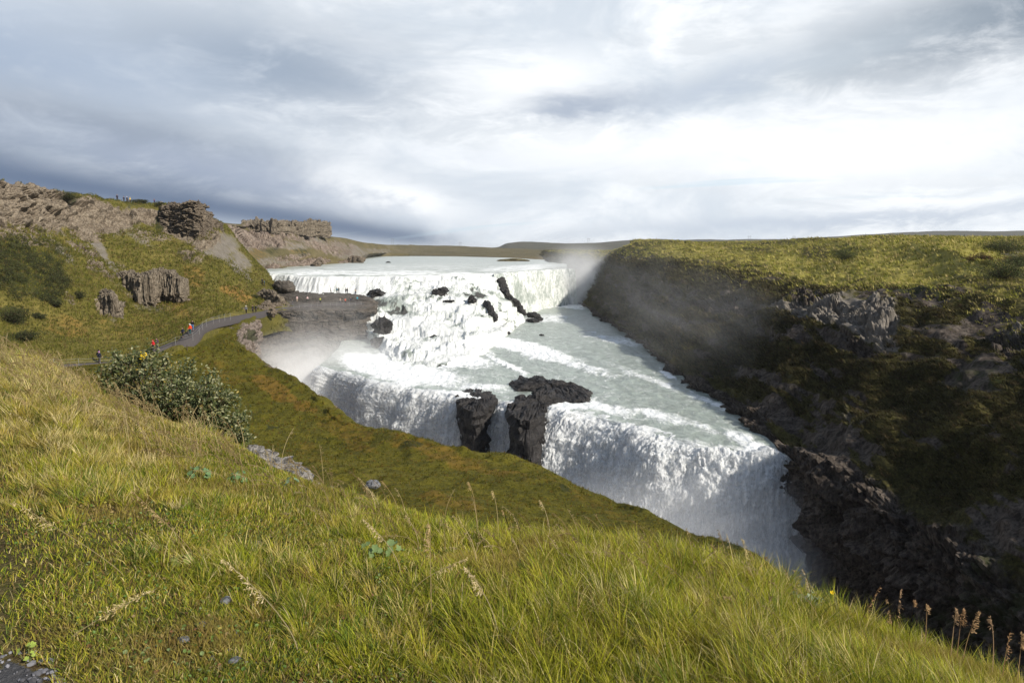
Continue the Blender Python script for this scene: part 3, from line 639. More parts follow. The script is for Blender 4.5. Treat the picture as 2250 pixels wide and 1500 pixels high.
def fall_mat(name, streak=(1.0, 1.0, .10), white=(.90, .92, .92), body=(.40, .46, .45), thin=(.10, .11, .115), alpha=None, sc_=1.0, lo=.40, hi=.62, trans=.25, bump=.7):
    """falling water: streaks follow the fall; 'foam' raises whiteness, 'gap' opens thin places"""
    m, t = mat(name); P = t.coord('Object')
    S1 = t.mapv(P, streak)
    a = t.noise(S1, 1.1*sc_, 8, .66, .6); b = t.noise(S1, 4.0*sc_, 6, .72, .3)
    e = t.noise(P, 2.2, 6, .75, .8)
    v = t.m('ADD', t.m('ADD', t.m('MULTIPLY', a, .5), t.m('MULTIPLY', b, .36)), t.m('MULTIPLY', e, .14))
    v = t.m('ADD', v, t.m('MULTIPLY', t.m('SUBTRACT', t.attr('foam'), .5), .22))
    c_ = t.mix(t.ss(v, lo, hi), tuple(body)+(1,), tuple(white)+(1,))
    c_ = t.mix(t.ss(v, lo-.02, lo-.13), c_, tuple(thin)+(1,))
    nrm = t.bump(v, bump, .7)
    n = t.new('ShaderNodeBsdfDiffuse'); t.put(n.inputs[0], c_); t.l.new(nrm, n.inputs[2])
    tr = t.new('ShaderNodeBsdfTranslucent'); t.put(tr.inputs[0], c_); t.l.new(nrm, tr.inputs[1])
    mx = t.new('ShaderNodeMixShader'); mx.inputs[0].default_value = trans
    t.l.new(n.outputs[0], mx.inputs[1]); t.l.new(tr.outputs[0], mx.inputs[2]); out = mx.outputs[0]
    if alpha is not None:
        al = t.ss(t.m('ADD', v, t.m('MULTIPLY', t.m('SUBTRACT', t.attr('edge'), .5), .5)), alpha[0], alpha[1])
        tp = t.new('ShaderNodeBsdfTransparent'); m2 = t.new('ShaderNodeMixShader'); t.put(m2.inputs[0], al)
        t.l.new(tp.outputs[0], m2.inputs[1]); t.l.new(out, m2.inputs[2]); out = m2.outputs[0]
    t.finish(out)
    return m

M_UP = water_mat('upper_river_water', (.38, .41, .365), wave=(.14, .40, 1), foamvec=(.10, .34, 1), fs=.8)
M_MID = water_mat('middle_river_water', (.30, .345, .305), wave=(.55, .38, 1), foamvec=(.30, .17, 1), rot=math.radians(-20))
M_CASC = fall_mat('cascade_water', (1.0, .17, .30), (.80, .815, .80), (.33, .37, .34), (.10, .10, .095), sc_=.8, lo=.41, hi=.60, trans=.1)
M_FALL = fall_mat('fall_water', (1.0, 1.0, .13), (.95, .96, .965), (.74, .77, .775), (.36, .38, .39), sc_=1.0, lo=.37, hi=.56, trans=.3, bump=.45)
M_VEIL = fall_mat('veil_water', (1.0, 1.0, .16), (.93, .95, .96), (.75, .79, .80), (.5, .52, .52), alpha=(.44, .60), sc_=1.3, lo=.30, hi=.5, trans=.4)

def wobble(G, k, seed=170, ay=3.2, az=.5):
    q = G*np.array([1, 1, 0]); a = fbm(q, .05, 3, .55, seed)*ay+fbm(q, .25, 3, .55, seed+4)*ay*.33; b = fbm(q, .16, 4, .6, seed+8)*az
    G[..., 1] += a*k; G[..., 2] += b*k
    return G
# upper river, level -9
CR = [(520, 606), (560, 603.5), (600, 602), (650, 606), (700, 608), (800, 607), (870, 606), (950, 605), (1010, 604), (1060, 602), (1100, 600), (1140, 597), (1180, 594), (1215, 592), (1245, 591)]
crest = [wz(x, y) for x, y in CR]
mid1 = [c_*np.array([1, 1, 1])+np.array([c_[0]*.25, c_[1]*.25, 0]) for c_ in crest]
mid2 = [np.array([c_[0]*1.8, c_[1]*1.8, -9]) for c_ in crest]
far_ = [np.array([c_[0]*4.4-60, c_[1]*4.4, -9]) for c_ in crest]
front = [c_+np.array([0, -.05, -.10]) for c_ in crest]
G, tv, tu = loft([front, crest, mid1, mid2, far_], 30, [6, 60, 50, 40])
hv = np.broadcast_to(tv[:, None], G.shape[:2])
G[..., 2] += (fbm(G, .10, 4, .6, 101, sc3=(.5, 1.4, 1))*(.5+.9*sstep(hv, 2.2, 1.2))*sstep(hv, 1.0, 1.3)*sstep(hv, 3.2, 2.0))
G = wobble(G, sstep(hv, 1.6, 1.0))
foam = paint(G, [(830, 600, 330, 7, 0, .7), (1140, 589, 110, 9, -3, .7), (640, 596, 80, 5, -6, .5), (1000, 580, 140, 3, 0, .35), (760, 588, 120, 3, 0, .4), (900, 590, 260, 12, 0, .45), (700, 598, 120, 6, 0, .6)], warp=10)
grid_obj('river_water', G, M_UP, {'foam': foam*.8 + sstep(hv, 1.12, .9)*.6}, flip=False)

# upper fall: two long steps with a terrace between them
F1 = [PP(520, 236, -11.5), PP(558, 228, -12.4), PP(598, 225, -12.9), PP(650, 214, -13.2), PP(700, 209, -13.5), PP(793, 208, -13.8), PY(868, 640, 207), PY(950, 633, 208), PY(1005, 630, 213), PY(1060, 627, 222), PY(1094, 630, 232)]
TE = [PP(540, 225, -14), PP(585, 215, -14.5), PP(620, 208, -14.8), PP(670, 203, -15), PP(730, 199, -15.2), PY(832, 662, 198), PY(866, 662, 197), PY(950, 655, 200), PY(1012, 651, 204), PY(1075, 648, 213), PY(1112, 650, 226)]
C2 = [PP(560, 214, -16), PP(610, 206, -17), PP(650, 199, -17), PP(700, 194, -17), PP(755, 190, -17.2), PY(830, 682, 189), PY(866, 684, 189), PY(945, 676, 191), PY(1020, 672, 194), PY(1085, 667, 205), PY(1128, 664, 228)]
M2 = [p*.58+q_*.42+np.array([0, 0, -1.6]) for p, q_ in zip(C2, [PP(600, 212, -26), PP(650, 207, -26), PP(690, 203, -26), PP(745, 199, -26), PP(800, 194, -26), wz(832, 768, -24), wz(880, 800, -24), wz(960, 806, -24), wz(1045, 792, -24), wz(1105, 748, -24), wz(1155, 706, -24)])]
F2 = [PP(600, 212, -26), PP(650, 207, -26), PP(690, 203, -26), PP(745, 199, -26), PP(800, 194, -26), wz(832, 768, -24), wz(880, 800, -24), wz(960, 806, -24), wz(1045, 792, -24), wz(1105, 748, -24), wz(1155, 706, -24)]
FF = [p+np.array([1, -6, -1.2]) for p in F2]
M3 = [p*.30+q_*.70+np.array([0, 0, .9]) for p, q_ in zip(C2, F2)]
C3 = [p*.12+q_*.88+np.array([0, 0, -.2]) for p, q_ in zip(C2, F2)]
top = crest[:4] + [crest[4], crest[5], crest[6], crest[7], crest[8], crest[9], crest[10]]
H1 = [np.array([a[0]*.75+b[0]*.25, a[1]*.75+b[1]*.25, a[2]-.35]) for a, b in zip(top, F1)]
H2 = [np.array([a[0]*.40+b[0]*.60, a[1]*.40+b[1]*.60, a[2]*.45+b[2]*.55]) for a, b in zip(top, F1)]
G, tv, tu = loft([[p+np.array([0, 1.5, -.15]) for p in top], [p+np.array([0, 0, -.04]) for p in top], H1, H2, F1, TE, C2, M2, M3, F2, FF], [20, 24, 30, 36, 60, 60, 60, 50, 46, 40], [4, 10, 18, 20, 30, 24, 40, 26, 40, 8])
N_ = gnormals(G); N_ *= np.sign(N_[..., 2:3].mean() or 1)
hv = np.broadcast_to(tv[:, None], G.shape[:2])
steps = sstep(hv, 1.2, 2.2)*sstep(hv, 9.9, 8.9)
lump = fbm(np.stack([G[..., 0], G[..., 1]*.5, G[..., 2]*.3], -1), .22, 5, .6, 111)*.6
roll = fbm(np.stack([G[..., 0], G[..., 1], G[..., 2]*.3], -1), .09, 3, .5, 117)*.55
jag = fbm(np.stack([G[..., 0], G[..., 1]*.16, G[..., 2]*.15], -1), .8, 4, .6, 113)*.45
D_ = (lump+jag+roll)*steps
G = wobble(G, sstep(hv, 3.0, 1.0))
# rock steps under the second drop make it fall in ledges
q = sstep(hv, 6.0, 6.5)*sstep(hv, 8.6, 8)
st_ = (np.sin(G[..., 2]*1.5 + fbm(G, .06, 3, .5, 119)*6))*.55*q
G = G + N_*(D_+st_)[..., None]
# ledges of rock under the water: flat treads and steep risers
lz = G[..., 2]/2.3 + fbm(G*np.array([1, 1, 0]), .05, 4, .55, 151)*1.5 + fbm(G*np.array([1, 1, 0]), .3, 3, .5, 152)*.25
fr = lz-np.floor(lz); tz = (np.floor(lz)+sstep(fr, .55, 1.0)-lz)*2.3
pxg = proj(G)[0]; wk = np.maximum(sstep(hv, 4.9, 5.6), sstep(pxg, 830, 930)*sstep(hv, 1.2, 2.2))*sstep(hv, 9.6, 8.8); G[..., 2] += tz*wk*.7 + fbm(G, 1.3, 3, .6, 155)*.3*wk
tread = (1-sstep(fr, .5, .62)+sstep(fr, .93, 1.0))*wk
foam = .80 + .12*sstep(hv, 1.0, 1.6) - .55*sstep(hv, 4.4, 5.0)*sstep(hv, 6.1, 5.6)*sstep(fbm(G, .05, 3, .5, 120), -.25, .15) + .12*sstep(hv, 6.2, 6.8) - .45*sstep(hv, 6.8, 7.2)*sstep(hv, 8.0, 7.7)*sstep(fbm(G, .07, 3, .5, 126), -.1, .25) + .3*fbm(np.stack([G[..., 0], G[..., 1]*.3, G[..., 2]*.2], -1), .35, 4, .6, 128)
foam = foam - paint(G, [(850, 668, 40, 12, 10, .5), (1040, 690, 30, 8, 20, .4), (900, 655, 80, 7, 0, .4), (950, 690, 90, 8, 0, .3), (1060, 640, 40, 6, 10, .3)], warp=8)
foam = foam - 1.3*sstep(fbm(G*np.array([1, .5, 1]), .22, 4, .65, 157), .22, .5)*np.maximum(sstep(hv, 4.5, 5.2), sstep(pxg, 830, 950)*sstep(hv, 1.4, 2.2))*sstep(hv, 9.8, 9)
foam = foam - tread*.36*sstep(fbm(G, .09, 3, .5, 153), -.5, .3)
grid_obj('cascade_water', G, M_CASC, {'foam': foam, 'edge': foam*0+.5})

# right arm of the upper fall, dropping straight into the gorge
tp = [wz(1085, 601.5), wz(1110, 600), wz(1140, 597), wz(1165, 595.5), wz(1185, 594), wz(1215, 592.5), wz(1240, 591), wz(1262, 591)]
mdl, ft = [], []
for i, p in enumerate(tp):
    lean = [(2.0, -8), (2.4, -8), (2.6, -8), (2.5, -6), (2.2, -5), (2.0, -4), (1.6, -4), (1, -4)][i]
    mdl.append(p+np.array([lean[0]*.6, lean[1]*.6, -4.6])); ft.append(np.array([p[0]+lean[0]*1.2, p[1]+lean[1]*1.2, -24.6]))
lip = [p+np.array([0, -.8, -.35]) for p in tp]
G, tv, tu = loft([[p+np.array([0, 3, 0]) for p in tp], tp, lip, mdl, ft], 22, [4, 6, 24, 60])
N_ = gnormals(G); N_ *= -1 if N_[..., 1].mean() > 0 else 1
hv = np.broadcast_to(tv[:, None], G.shape[:2])
k = sstep(hv, 1.6, 3)
D_ = (fbm(np.stack([G[..., 0], G[..., 1], G[..., 2]*.12], -1), .35, 4, .6, 121)*1.8 + np.abs(fbm(np.stack([G[..., 0], G[..., 1], G[..., 2]*.1], -1), 1.0, 3, .6, 122))*.7)*k
G = G + N_*D_[..., None]
foam = .55+.3*fbm(np.stack([G[..., 0], G[..., 1]*0, G[..., 2]*.1], -1), .4, 3, .5, 125) - paint(G, [(1140, 640, 14, 30, 0, .35), (1165, 655, 16, 14, 0, .3)], warp=4)
grid_obj('cascade_water', G, M_CASC, {'foam': foam, 'edge': foam*0+.5})

# middle river and lower fall
LC = [(700, 806), (760, 818), (800, 832), (850, 845), (900, 852), (960, 862), (1000, 870), (1030, 874), (1060, 876), (1095, 880), (1130, 888), (1180, 897), (1240, 905), (1310, 917), (1380, 936), (1450, 957), (1520, 973), (1590, 982), (1650, 987), (1702, 992), (1730, 998)]
low = [PZ(x, y, -24) for x, y in LC]
xs = np.linspace(-70, 40, len(LC))
bk = [np.array([x, 345.0, -24]) for x in xs]
b2 = [np.array([low[i][0]*.55+xs[i]*.45, low[i][1]*.6+345*.4, -24]) for i in range(len(LC))]
b1 = [np.array([low[i][0]*.9+xs[i]*.1, low[i][1]*.86+345*.14, -24]) for i in range(len(LC))]
G, tv, tu = loft([[p+np.array([0, -.6, -.12]) for p in low], low, b1, b2, bk], 22, [4, 80, 90, 70], ten=.3)
hv = np.broadcast_to(tv[:, None], G.shape[:2])
px, py, D = proj(G)
foam = .16+paint(G, [(900, 820, 130, 26, 8, .85), (800, 800, 60, 26, 10, .9), (1130, 760, 150, 16, 14, .75), (1260, 800, 110, 10, 14, .45), (1100, 700, 70, 30, -30, .8), (1350, 745, 70, 8, 10, .4), (1230, 890, 90, 14, 10, .6), (1340, 900, 80, 16, 14, .5), (1480, 920, 120, 12, 14, .4), (1050, 850, 60, 10, 0, .5),
                 (1420, 830, 90, 8, 20, .35), (1250, 670, 50, 10, 0, .9), (1200, 700, 60, 10, 0, .4), (1640, 960, 50, 14, 20, .55), (1560, 880, 60, 8, 26, .4), (1500, 780, 50, 6, 20, .3), (950, 790, 130, 20, 4, .9), (1000, 870, 60, 12, 5, .6), (1110, 800, 60, 8, 30, .6), (1470, 822, 20, 6, 30, .8)], warp=16)
br = sstep(hv, 1.18, 1.0)
G[..., 2] += fbm(G, .22, 4, .6, 131, sc3=(1, .7, 1))*.30*sstep(hv, 3.2, 2.2) + foam*np.abs(fbm(G, .7, 3, .6, 133))*.55
G[..., 2] -= sstep(hv, 1.10, 1.0)*.55 + sstep(hv, 1.0, .6)*1.0
grid_obj('river_water', G, M_MID, {'foam': foam+br*.45})

nl = []
for i, (x, y) in enumerate(LC):
    if i < 8: n = np.array([.30, -.95])
    elif i < 12: n = np.array([-.25, -.95])
    elif i < 17: n = np.array([-.62, -.78])
    else: n = np.array([[-.45, -.88], [-.15, -.95], [.22, -.95], [.5, -.9]][i-17])
    nl.append(np.array([n[0], n[1], 0]))
def off(a, z, extra=None): return [p+n*a+np.array([0, 0, z]) for p, n in zip(low, nl)]
G, tv, tu = loft([off(-3.4, -.25), off(-.9, -.30), off(1.0, -1.1), off(2.7, -3.4), off(4.8, -9.5), off(7.2, -20), off(8, -27)], [16, 16, 22, 24, 28, 26, 20, 20, 20, 20, 30, 44, 50, 56, 56, 56, 50, 44, 36, 16], [4, 14, 22, 60, 110, 20])
N_ = gnormals(G); N_ *= -1 if N_[..., 1].mean() > 0 else 1
hv = np.broadcast_to(tv[:, None], G.shape[:2])
k = sstep(hv, .9, 2.6)
S3 = np.stack([G[..., 0], G[..., 1], G[..., 2]*.10], -1)
curt = fbm(S3, .28, 4, .55, 141)*1.1 + np.abs(fbm(S3, .9, 4, .6, 142))*.6
blobz = np.abs(fbm(np.stack([G[..., 0], G[..., 1], G[..., 2]*.45 + fbm(S3, .5, 2, .5, 3)*2], -1), 1.2, 4, .62, 143))*.5
big = fbm(np.stack([G[..., 0], G[..., 1], G[..., 2]*.03], -1), .16, 3, .5, 149)*1.6
G = G + N_*(big*sstep(hv, .6, 2.2))[..., None]; G[..., 2] += (fbm(G*np.array([1, 1, 0]), .45, 3, .6, 150)*.7+.1)*sstep(hv, -.1, .8)*sstep(hv, 3, 1.4)
G2 = G + N_*((curt+blobz)*k + blobz*sstep(hv, .5, 1.2)*.5)[..., None]
foam = .5 + .42*fbm(S3, .30, 3, .5, 145) + .25*sstep(hv, 3.0, 1.2) + .1*sstep(hv, 4, 5)
foam -= paint(G, [(1475, 1050, 8, 90, 8, .3), (1650, 1000, 14, 30, 0, .5), (1745, 1180, 10, 90, -12, .35), (905, 900, 14, 50, 8, .35), (1000, 940, 8, 60, 10, .25)], warp=4)
grid_obj('waterfall_water', G2, M_FALL, {'foam': foam, 'edge': foam*0})
G3 = G + N_*((curt*.8+blobz*1.5+.75)*k + blobz*sstep(hv, .3, 1.2)*.9)[..., None]
hu = np.broadcast_to(tu[None, :], G.shape[:2])
edge = .42 + .30*sstep(hv, 2.4, 1.0) + .12*sstep(hv, 3.5, 5) + .25*fbm(S3, .8, 3, .6, 147)
grid_obj('waterfall_water', G3, M_VEIL, {'foam': foam*0+.7, 'edge': edge})

# river at the bottom of the gorge
g_ = np.zeros((60, 60, 3)); g_[..., 0] = np.linspace(-80, 46, 60)[None]; g_[..., 1] = np.linspace(-60, 150, 60)[:, None]; g_[..., 2] = -46.5 + fbm(g_, .1, 3, .5, 3)*.4
g_[..., 2] = -46.5+fbm(g_, .1, 3)*.3
grid_obj('river_water', g_, M_MID, {'foam': g_[..., 0]*0+.8})

# ------------------------------------------------------------------ rocks in the river
def rock_prism(name, outline, ztop, zbot, m, seed, spread=.25, amp=1.2, label=None, cat='rock', kind=None, dome=.8, rings=30, inner=14, lean=(0, 0)):
    """closed rock mass from a plan outline (world x, y, optional own top)"""
    O = np.array(outline, float); n = len(O)
    k = 14
    t_ = np.arange(n*k)/k; i = t_.astype(int) % n; f = (t_-np.floor(t_))[:, None]
    p0, p1, p2, p3 = O[(i-1) % n], O[i], O[(i+1) % n], O[(i+2) % n]
    C = .5*((2*p1)+(-p0+p2)*f*.8+(2*p0*.8+(-5*p1+4*p2-p3)*.8+p1*.8*1-0*p1)*0*f*f)+.0
    m1, m2 = .4*(p2-p0), .4*(p3-p1); ff = f
    C = (2*ff**3-3*ff**2+1)*p1+(ff**3-2*ff**2+ff)*m1+(-2*ff**3+3*ff**2)*p2+(ff**3-ff**2)*m2
    cen = C.mean(0)
    rowsG = []
    for j in range(inner):                       # top, from the middle outwards
        s_ = (j/(inner-1))
        r = cen+(C-cen)*max(s_, .02); z = ztop+dome*(1-s_**2.2)
        rowsG.append(np.concatenate([r, np.full((len(r), 1), z)], 1))
    for j in range(1, rings+1):
        s_ = j/rings; r = cen+(C-cen)*(1+spread*s_)+np.array(lean)*s_; z = ztop+(zbot-ztop)*s_
        rowsG.append(np.concatenate([r, np.full((len(r), 1), z)], 1))
    G = np.array(rowsG); G = np.concatenate([G, G[:, :1]], 1)
    N_ = gnormals(G); d_ = ((G-np.append(cen, ztop-3))*N_).sum(-1).mean(); N_ *= 1 if d_ > 0 else -1
    N_[:2] = (0, 0, 1)
    N_[:, -1] = N_[:, 0] = (N_[:, 0]+N_[:, -1])/2
    D_ = rockdisp(G, amp, .55, seed, (1, 1, 3.0), .08)+rockdisp(G, amp*.5, 1.6, seed+5, (1, 1, 2.0), .1)+fbm(G, .25, 4, .6, seed+3)*amp + np.sin(G[..., 2]*3+fbm(G, .2, 2, .5, 4)*4)*.12*amp
    D_[:, -1] = D_[:, 0]
    G = G+N_*D_[..., None]
    nv, nu = G.shape[:2]
    me = mesh_np(name, G.reshape(-1, 3), grid_faces(nv, nu), {}, False)
    o = link(name, me, m)
    tag(o, label, None if kind == 'structure' else cat, kind=kind)
    return o

def ol(pts, z): return [PZ(x, y, z)[:2] for x, y in pts]
rock_prism('river_rock', ol([(1002, 866), (1012, 854), (1040, 850), (1065, 851), (1084, 860), (1086, 872), (1076, 882), (1060, 892), (1040, 896), (1014, 886)], -23.4), -23.9, -44, M_WET, 5, spread=-.45, amp=.7,
           label='dark wet rock block splitting the lower waterfall, left of the thin ribbon of water', lean=(1.0, -1.5), dome=.2)
rock_prism('river_rock', ol([(1118, 893), (1122, 880), (1150, 868), (1178, 858), (1200, 852), (1240, 852), (1262, 868), (1215, 878), (1200, 890), (1192, 905), (1165, 915), (1130, 910)], -23.2), -23.6, -46, M_WET, 9, spread=-.15, amp=.8,
           label='tall dark rock pillar between the ribbon of water and the big lower waterfall', lean=(0, -3.5), dome=.3)
rock_prism('river_rock', ol([(1122, 836), (1145, 826), (1180, 824), (1225, 832), (1265, 842), (1292, 852), (1300, 862), (1285, 872), (1240, 873), (1195, 868), (1175, 852), (1140, 848)], -23.2), -23.6, -26, M_WET, 12, spread=.1, amp=.6,
           label='low black ragged rock shelf lying in the pale water above the lower waterfall', dome=.7, rings=10)

def boulder(name, p, r, m, seed, label, group=None, flat=.6, cat='rock', sub=4, amp=.28, rot=0.0, stretch=(1, 1)):
    import bmesh
    bm = bmesh.new(); bmesh.ops.create_icosphere(bm, subdivisions=sub, radius=1.0)
    V = np.array([v.co[:] for v in bm.verts]); F = np.array([[v.index for v in f.verts] for f in bm.faces]); bm.free()
    q = V*1.0+seed*7.1
    f1, f2, rv = worley(q, 1.3, seed)
    V = V*(1+amp*(rv-.5)*1.3+amp*fbm(q, 1.6, 4, .6, seed))[:, None]
    V = V*np.array([stretch[0], stretch[1], flat])*r
    c_, s_ = math.cos(rot), math.sin(rot); V = np.stack([V[:, 0]*c_-V[:, 1]*s_, V[:, 0]*s_+V[:, 1]*c_, V[:, 2]], 1)
    o = link(name, mesh_np(name, V, F, {}, False), m, loc=tuple(p))
    tag(o, label, cat, group)
    return o

def ridge_rock(pts, label, seed, r=2.0, m=M_WET, amp=.9, h=3.0):
    """long jagged rock following world points"""
    C = _cr(np.array(pts), np.concatenate([i+np.arange(8)/8 for i in range(len(pts)-1)]+[[len(pts)-1]]), 0)
    tn = np.gradient(C, axis=0); tn[:, 2] = 0; tn /= np.linalg.norm(tn, axis=1, keepdims=True)+1e-9; nn = np.stack([-tn[:, 1], tn[:, 0], 0*tn[:, 0]], 1)
    s_ = np.linspace(0, 1, len(C)); wd_ = r*np.maximum(np.sin(np.pi*s_), 0)**.55+.01
    rowsR = []
    for a in np.linspace(0, 2*np.pi, 25):
        rowsR.append(C+nn*(np.cos(a)*wd_)[:, None]+np.array([0, 0, 1])*(np.sin(a)*wd_*h/2)[:, None])
    G = np.array(rowsR); N_ = G-C[None]; N_ /= np.linalg.norm(N_, axis=-1, keepdims=True)+1e-6
    D_ = rockdisp(G, amp, .5, seed, (1, 1, 2.5), .1)+fbm(G, .4, 4, .6, seed)*amp; D_ = D_*np.maximum(np.sin(np.pi*s_), 0)[None]**.4; D_[-1] = D_[0]
    G = G+N_*D_[..., None]
    o = link('river_rock', mesh_np('river_rock', G.reshape(-1, 3), grid_faces(*G.shape[:2]), {}, False), m)
    tag(o, label, 'rock'); return o
ridge_rock([PY(1076, 610, 243), PY(1090, 618, 240), PY(1104, 622, 238), PY(1108, 640, 236), PY(1116, 655, 232), PY(1132, 668, 231), PY(1148, 682, 229), PY(1156, 690, 228)], 'long jagged dark rock ridge dividing the two arms of the upper waterfall', 21, r=1.7, amp=1.1, h=2.4)
ridge_rock([PY(1060, 664, 205), PY(1072, 676, 200), PY(1080, 690, 196), PY(1092, 702, 193)], 'thin dark rock rib sticking out of the white cascade, right of the round boulder', 23, r=1.3, amp=.8)
ridge_rock([PY(1158, 690, 238), PY(1172, 692, 236), PY(1188, 695, 235)], 'flat dark rock spit at the foot of the upper waterfall ridge', 25, r=1.6, amp=.6, h=1.0)
ridge_rock([PY(640, 636, 207), PY(625, 629, 212), PY(606, 627, 218)], 'rounded brown rock hump at the back of the viewing ledge beside the white water', 26, r=2.6, m=M_LEDGE, amp=.8, h=1.5)
B_ = [(968, 646, 205, 2.0, 'round dark boulder with water parting around it in the upper cascade', .95), (1038, 660, 202, 1.4, 'dark boulder on the lip of the second cascade step', .8), (985, 662, 199, 1.2, 'low wet rock just below the round cascade boulder', .35),
      (1052, 634, 221, .9, 'small dark rock tooth in the white water left of the jagged ridge', .7),
      (826, 645, 206, 2.6, 'sloping grey rock in the white water right behind the viewing ledge', .5), (1140, 640, 262, 3.2, 'rock knob washed by thin streams in the right arm of the upper fall', 1.1), (1122, 616, 262, 2.0, 'wet rock lump near the crest of the right upper fall', .7),
      (838, 722, 174, 2.2, 'dark rock face in the cascade against the end of the viewing ledge', 1.3), (836, 752, 165, 1.8, 'lower dark rock under the end of the viewing ledge in the foam', .7),
      (958, 748, 162, 2.0, 'dark boulder cluster top in the foam at the foot of the cascade', .55), (975, 756, 160, 1.3, 'small dark boulder right of the foam boulder cluster', .6), (908, 758, 160, 1.9, 'flat dark rock in the foam left of the boulder cluster', .4),
      (945, 778, 152, 1.5, 'lowest dark boulder in the foam before the middle river', .55), (922, 775, 153, .9, 'small flat rock left of the lowest foam boulder', .4), (1000, 765, 158, 1.0, 'flat wet stone right of the foam boulders', .35), (1036, 735, 172, 1.1, 'small dark rock at the right edge of the white cascade', .5),
      (1170, 706, 222, 2.0, 'low dark rock alone in the middle river near the upper fall', .45), (1183, 700, 225, 1.2, 'small dark boulder beside the low rock in the middle river', .7), (1110, 731, 190, 1.5, 'thin dark rock line at the cascade foot in grey water', .25), (1090, 722, 194, 1.4, 'flat dark reef just off the cascade foot', .25),
      (1470, 813, 133, 1.0, 'small pointed boulder in the river close to the dark gorge wall', 1.0), (1190, 737, 187, .7, 'tiny dark stone alone in the grey middle river', .5), (578, 600, 246, 2.3, 'brown boulder at the left bank of the upper river beside the first fall', .6), (695, 583.5, 338, 2.6, 'pale boulder at the water edge below the far scree bank', .7),
      (785, 576, 420, 4.0, 'dark knob of rock ending the far left bank of the river', .9), (853, 576.5, 420, 1.4, 'tiny dark rock out in the calm upper river', .5), (700, 577, 360, 2.2, 'second pale boulder at the far scree bank water edge', .8)]
for i, (x, y, Yd, r, lb, fl) in enumerate(B_):
    boulder('river_boulder', PY(x, y, Yd), r, M_WET if x > 700 and x != 785 else M_CRAG, 40+i, lb, flat=fl, sub=4, amp=.5, rot=i*1.3, stretch=(1.15, .9))
for i, (x, y, Yd, r, lb) in enumerate([(536, 686, 152, 1.1, 'brown boulder at the foot of the knoll behind the path, left one'), (550, 684, 157, .9, 'smaller brown boulder at the foot of the knoll behind the path'), (574, 682, 163, 1.5, 'broad brown block where the path passes under the knoll'), (590, 678, 168, 1.8, 'largest rubble block in the middle of the rubble under the knoll'), (606, 675, 171, 1.3, 'mid-sized rubble block beside the largest one under the knoll'), (622, 672, 176, 1.5, 'rubble block at the right end of the rubble, next to the terrace'), (598, 687, 160, 1.0, 'small rubble block on the outer side of the path under the knoll')]):
    boulder('hill_boulder', PY(x, y, Yd), r, M_CRAG, 70+i, lb, flat=.8, amp=.45)
# grassy islet
o = boulder('islet', PY(1125, 572.5, 470), 9.5, M_HILLB, 91, 'low green grassy islet near the far shore of the upper river', flat=.12, amp=.4, stretch=(1, .6), cat='islet')

# crags standing out of the hillside
def crag(front, ztop_off, depth, m, seed, label, amp=1.6, name='rock_outcrop', sc3=(1, 1, 1.2), scale=.42, taper=.0):
    """block of rock: front face corner points (px, py_top, py_bottom, Y), pushed back by depth"""
    nu_ = len(front)
    top_f = [PY(x, a, Yd) for x, a, b, Yd in front]; bot_f = [PY(x, b, Yd-.5) for x, a, b, Yd in front]
    mid_f = [(p*.5+q_*.5)+np.array([0, -.1, 0]) for p, q_ in zip(top_f, bot_f)]
    top_b = [p+np.array([p[0]/p[1]*depth, depth, ztop_off]) for p in top_f]
    bb_ = [p+np.array([0, 2, -12.]) for p in top_b]; bl = [p+np.array([0, 1.5, -1.5]) for p in bot_f]
    rows_ = [bb_, top_b, top_f, mid_f, bot_f, bl]
    rows_ = [[r[0]+np.array([.6, depth*.8, -.3])]+r+[r[-1]+np.array([-.6, depth*.8, -.3])] for r in rows_]
    G, tv, tu = loft(rows_, [10]+[26]*(nu_-1)+[12], [8, 14, 30, 30, 8], ten=.15)
    N_ = gnormals(G); N_ *= -1 if N_[30:60, :, 1].mean() > 0 else 1
    D_ = rockdisp(G, amp, scale, seed, sc3, .15)+rockdisp(G, amp*.4, scale*2.6, seed+3, sc3, .2)+fbm(G, .3, 4, .6, seed)*amp*.5
    G = G+N_*D_[..., None]
    o = link(name, mesh_np(name, G.reshape(-1, 3), grid_faces(*G.shape[:2]), {}, False), m)
    tag(o, label, 'rock outcrop'); return o
crag([(352, 458, 505, 195), (378, 449, 518, 193), (405, 447, 524, 190), (434, 444, 528, 189), (437, 450, 522, 195)], .3, 8, M_CRAG, 61, 'square brown crag jutting from the hilltop against the dark cloud', amp=1.4, sc3=(1, 1, 2.2))
crag([(434, 474, 528, 192), (448, 466, 526, 192), (458, 467, 515, 197)], .1, 5, M_CRAG, 63, 'small square rock tower just right of the big crag', amp=.8)
crag([(462, 484, 508, 205), (474, 487, 512, 212), (484, 494, 510, 220)], .1, 4, M_CRAG, 64, 'low brown rock step right of the small rock tower on the ridge', amp=.9)
crag([(262, 606, 634, 146), (285, 604, 648, 142), (312, 608, 664, 139), (330, 604, 658, 139.5), (352, 596, 646, 143), (378, 602, 648, 142), (396, 616, 646, 142)], .3, 5, M_COLUMN, 65, 'pale band of upright basalt columns in the green hillside', amp=.9, sc3=(1.8, 1.8, .14), scale=.7)
crag([(212, 655, 676, 131), (228, 646, 688, 127), (246, 648, 694, 125), (260, 672, 694, 126)], .3, 4, M_COLUMN, 67, 'small pale basalt column outcrop lower down the hillside, left of the wide band', amp=.7, sc3=(1.8, 1.8, .14), scale=.8)
crag([(560, 655, 676, 184), (575, 642, 680, 184), (592, 640, 684, 181), (608, 648, 686, 178), (618, 660, 688, 176)], .2, 4, M_COLUMN, 68, 'pale broken rock face under the grassy knoll at the start of the ledge', amp=.7, sc3=(1, 1, 1), scale=.7)
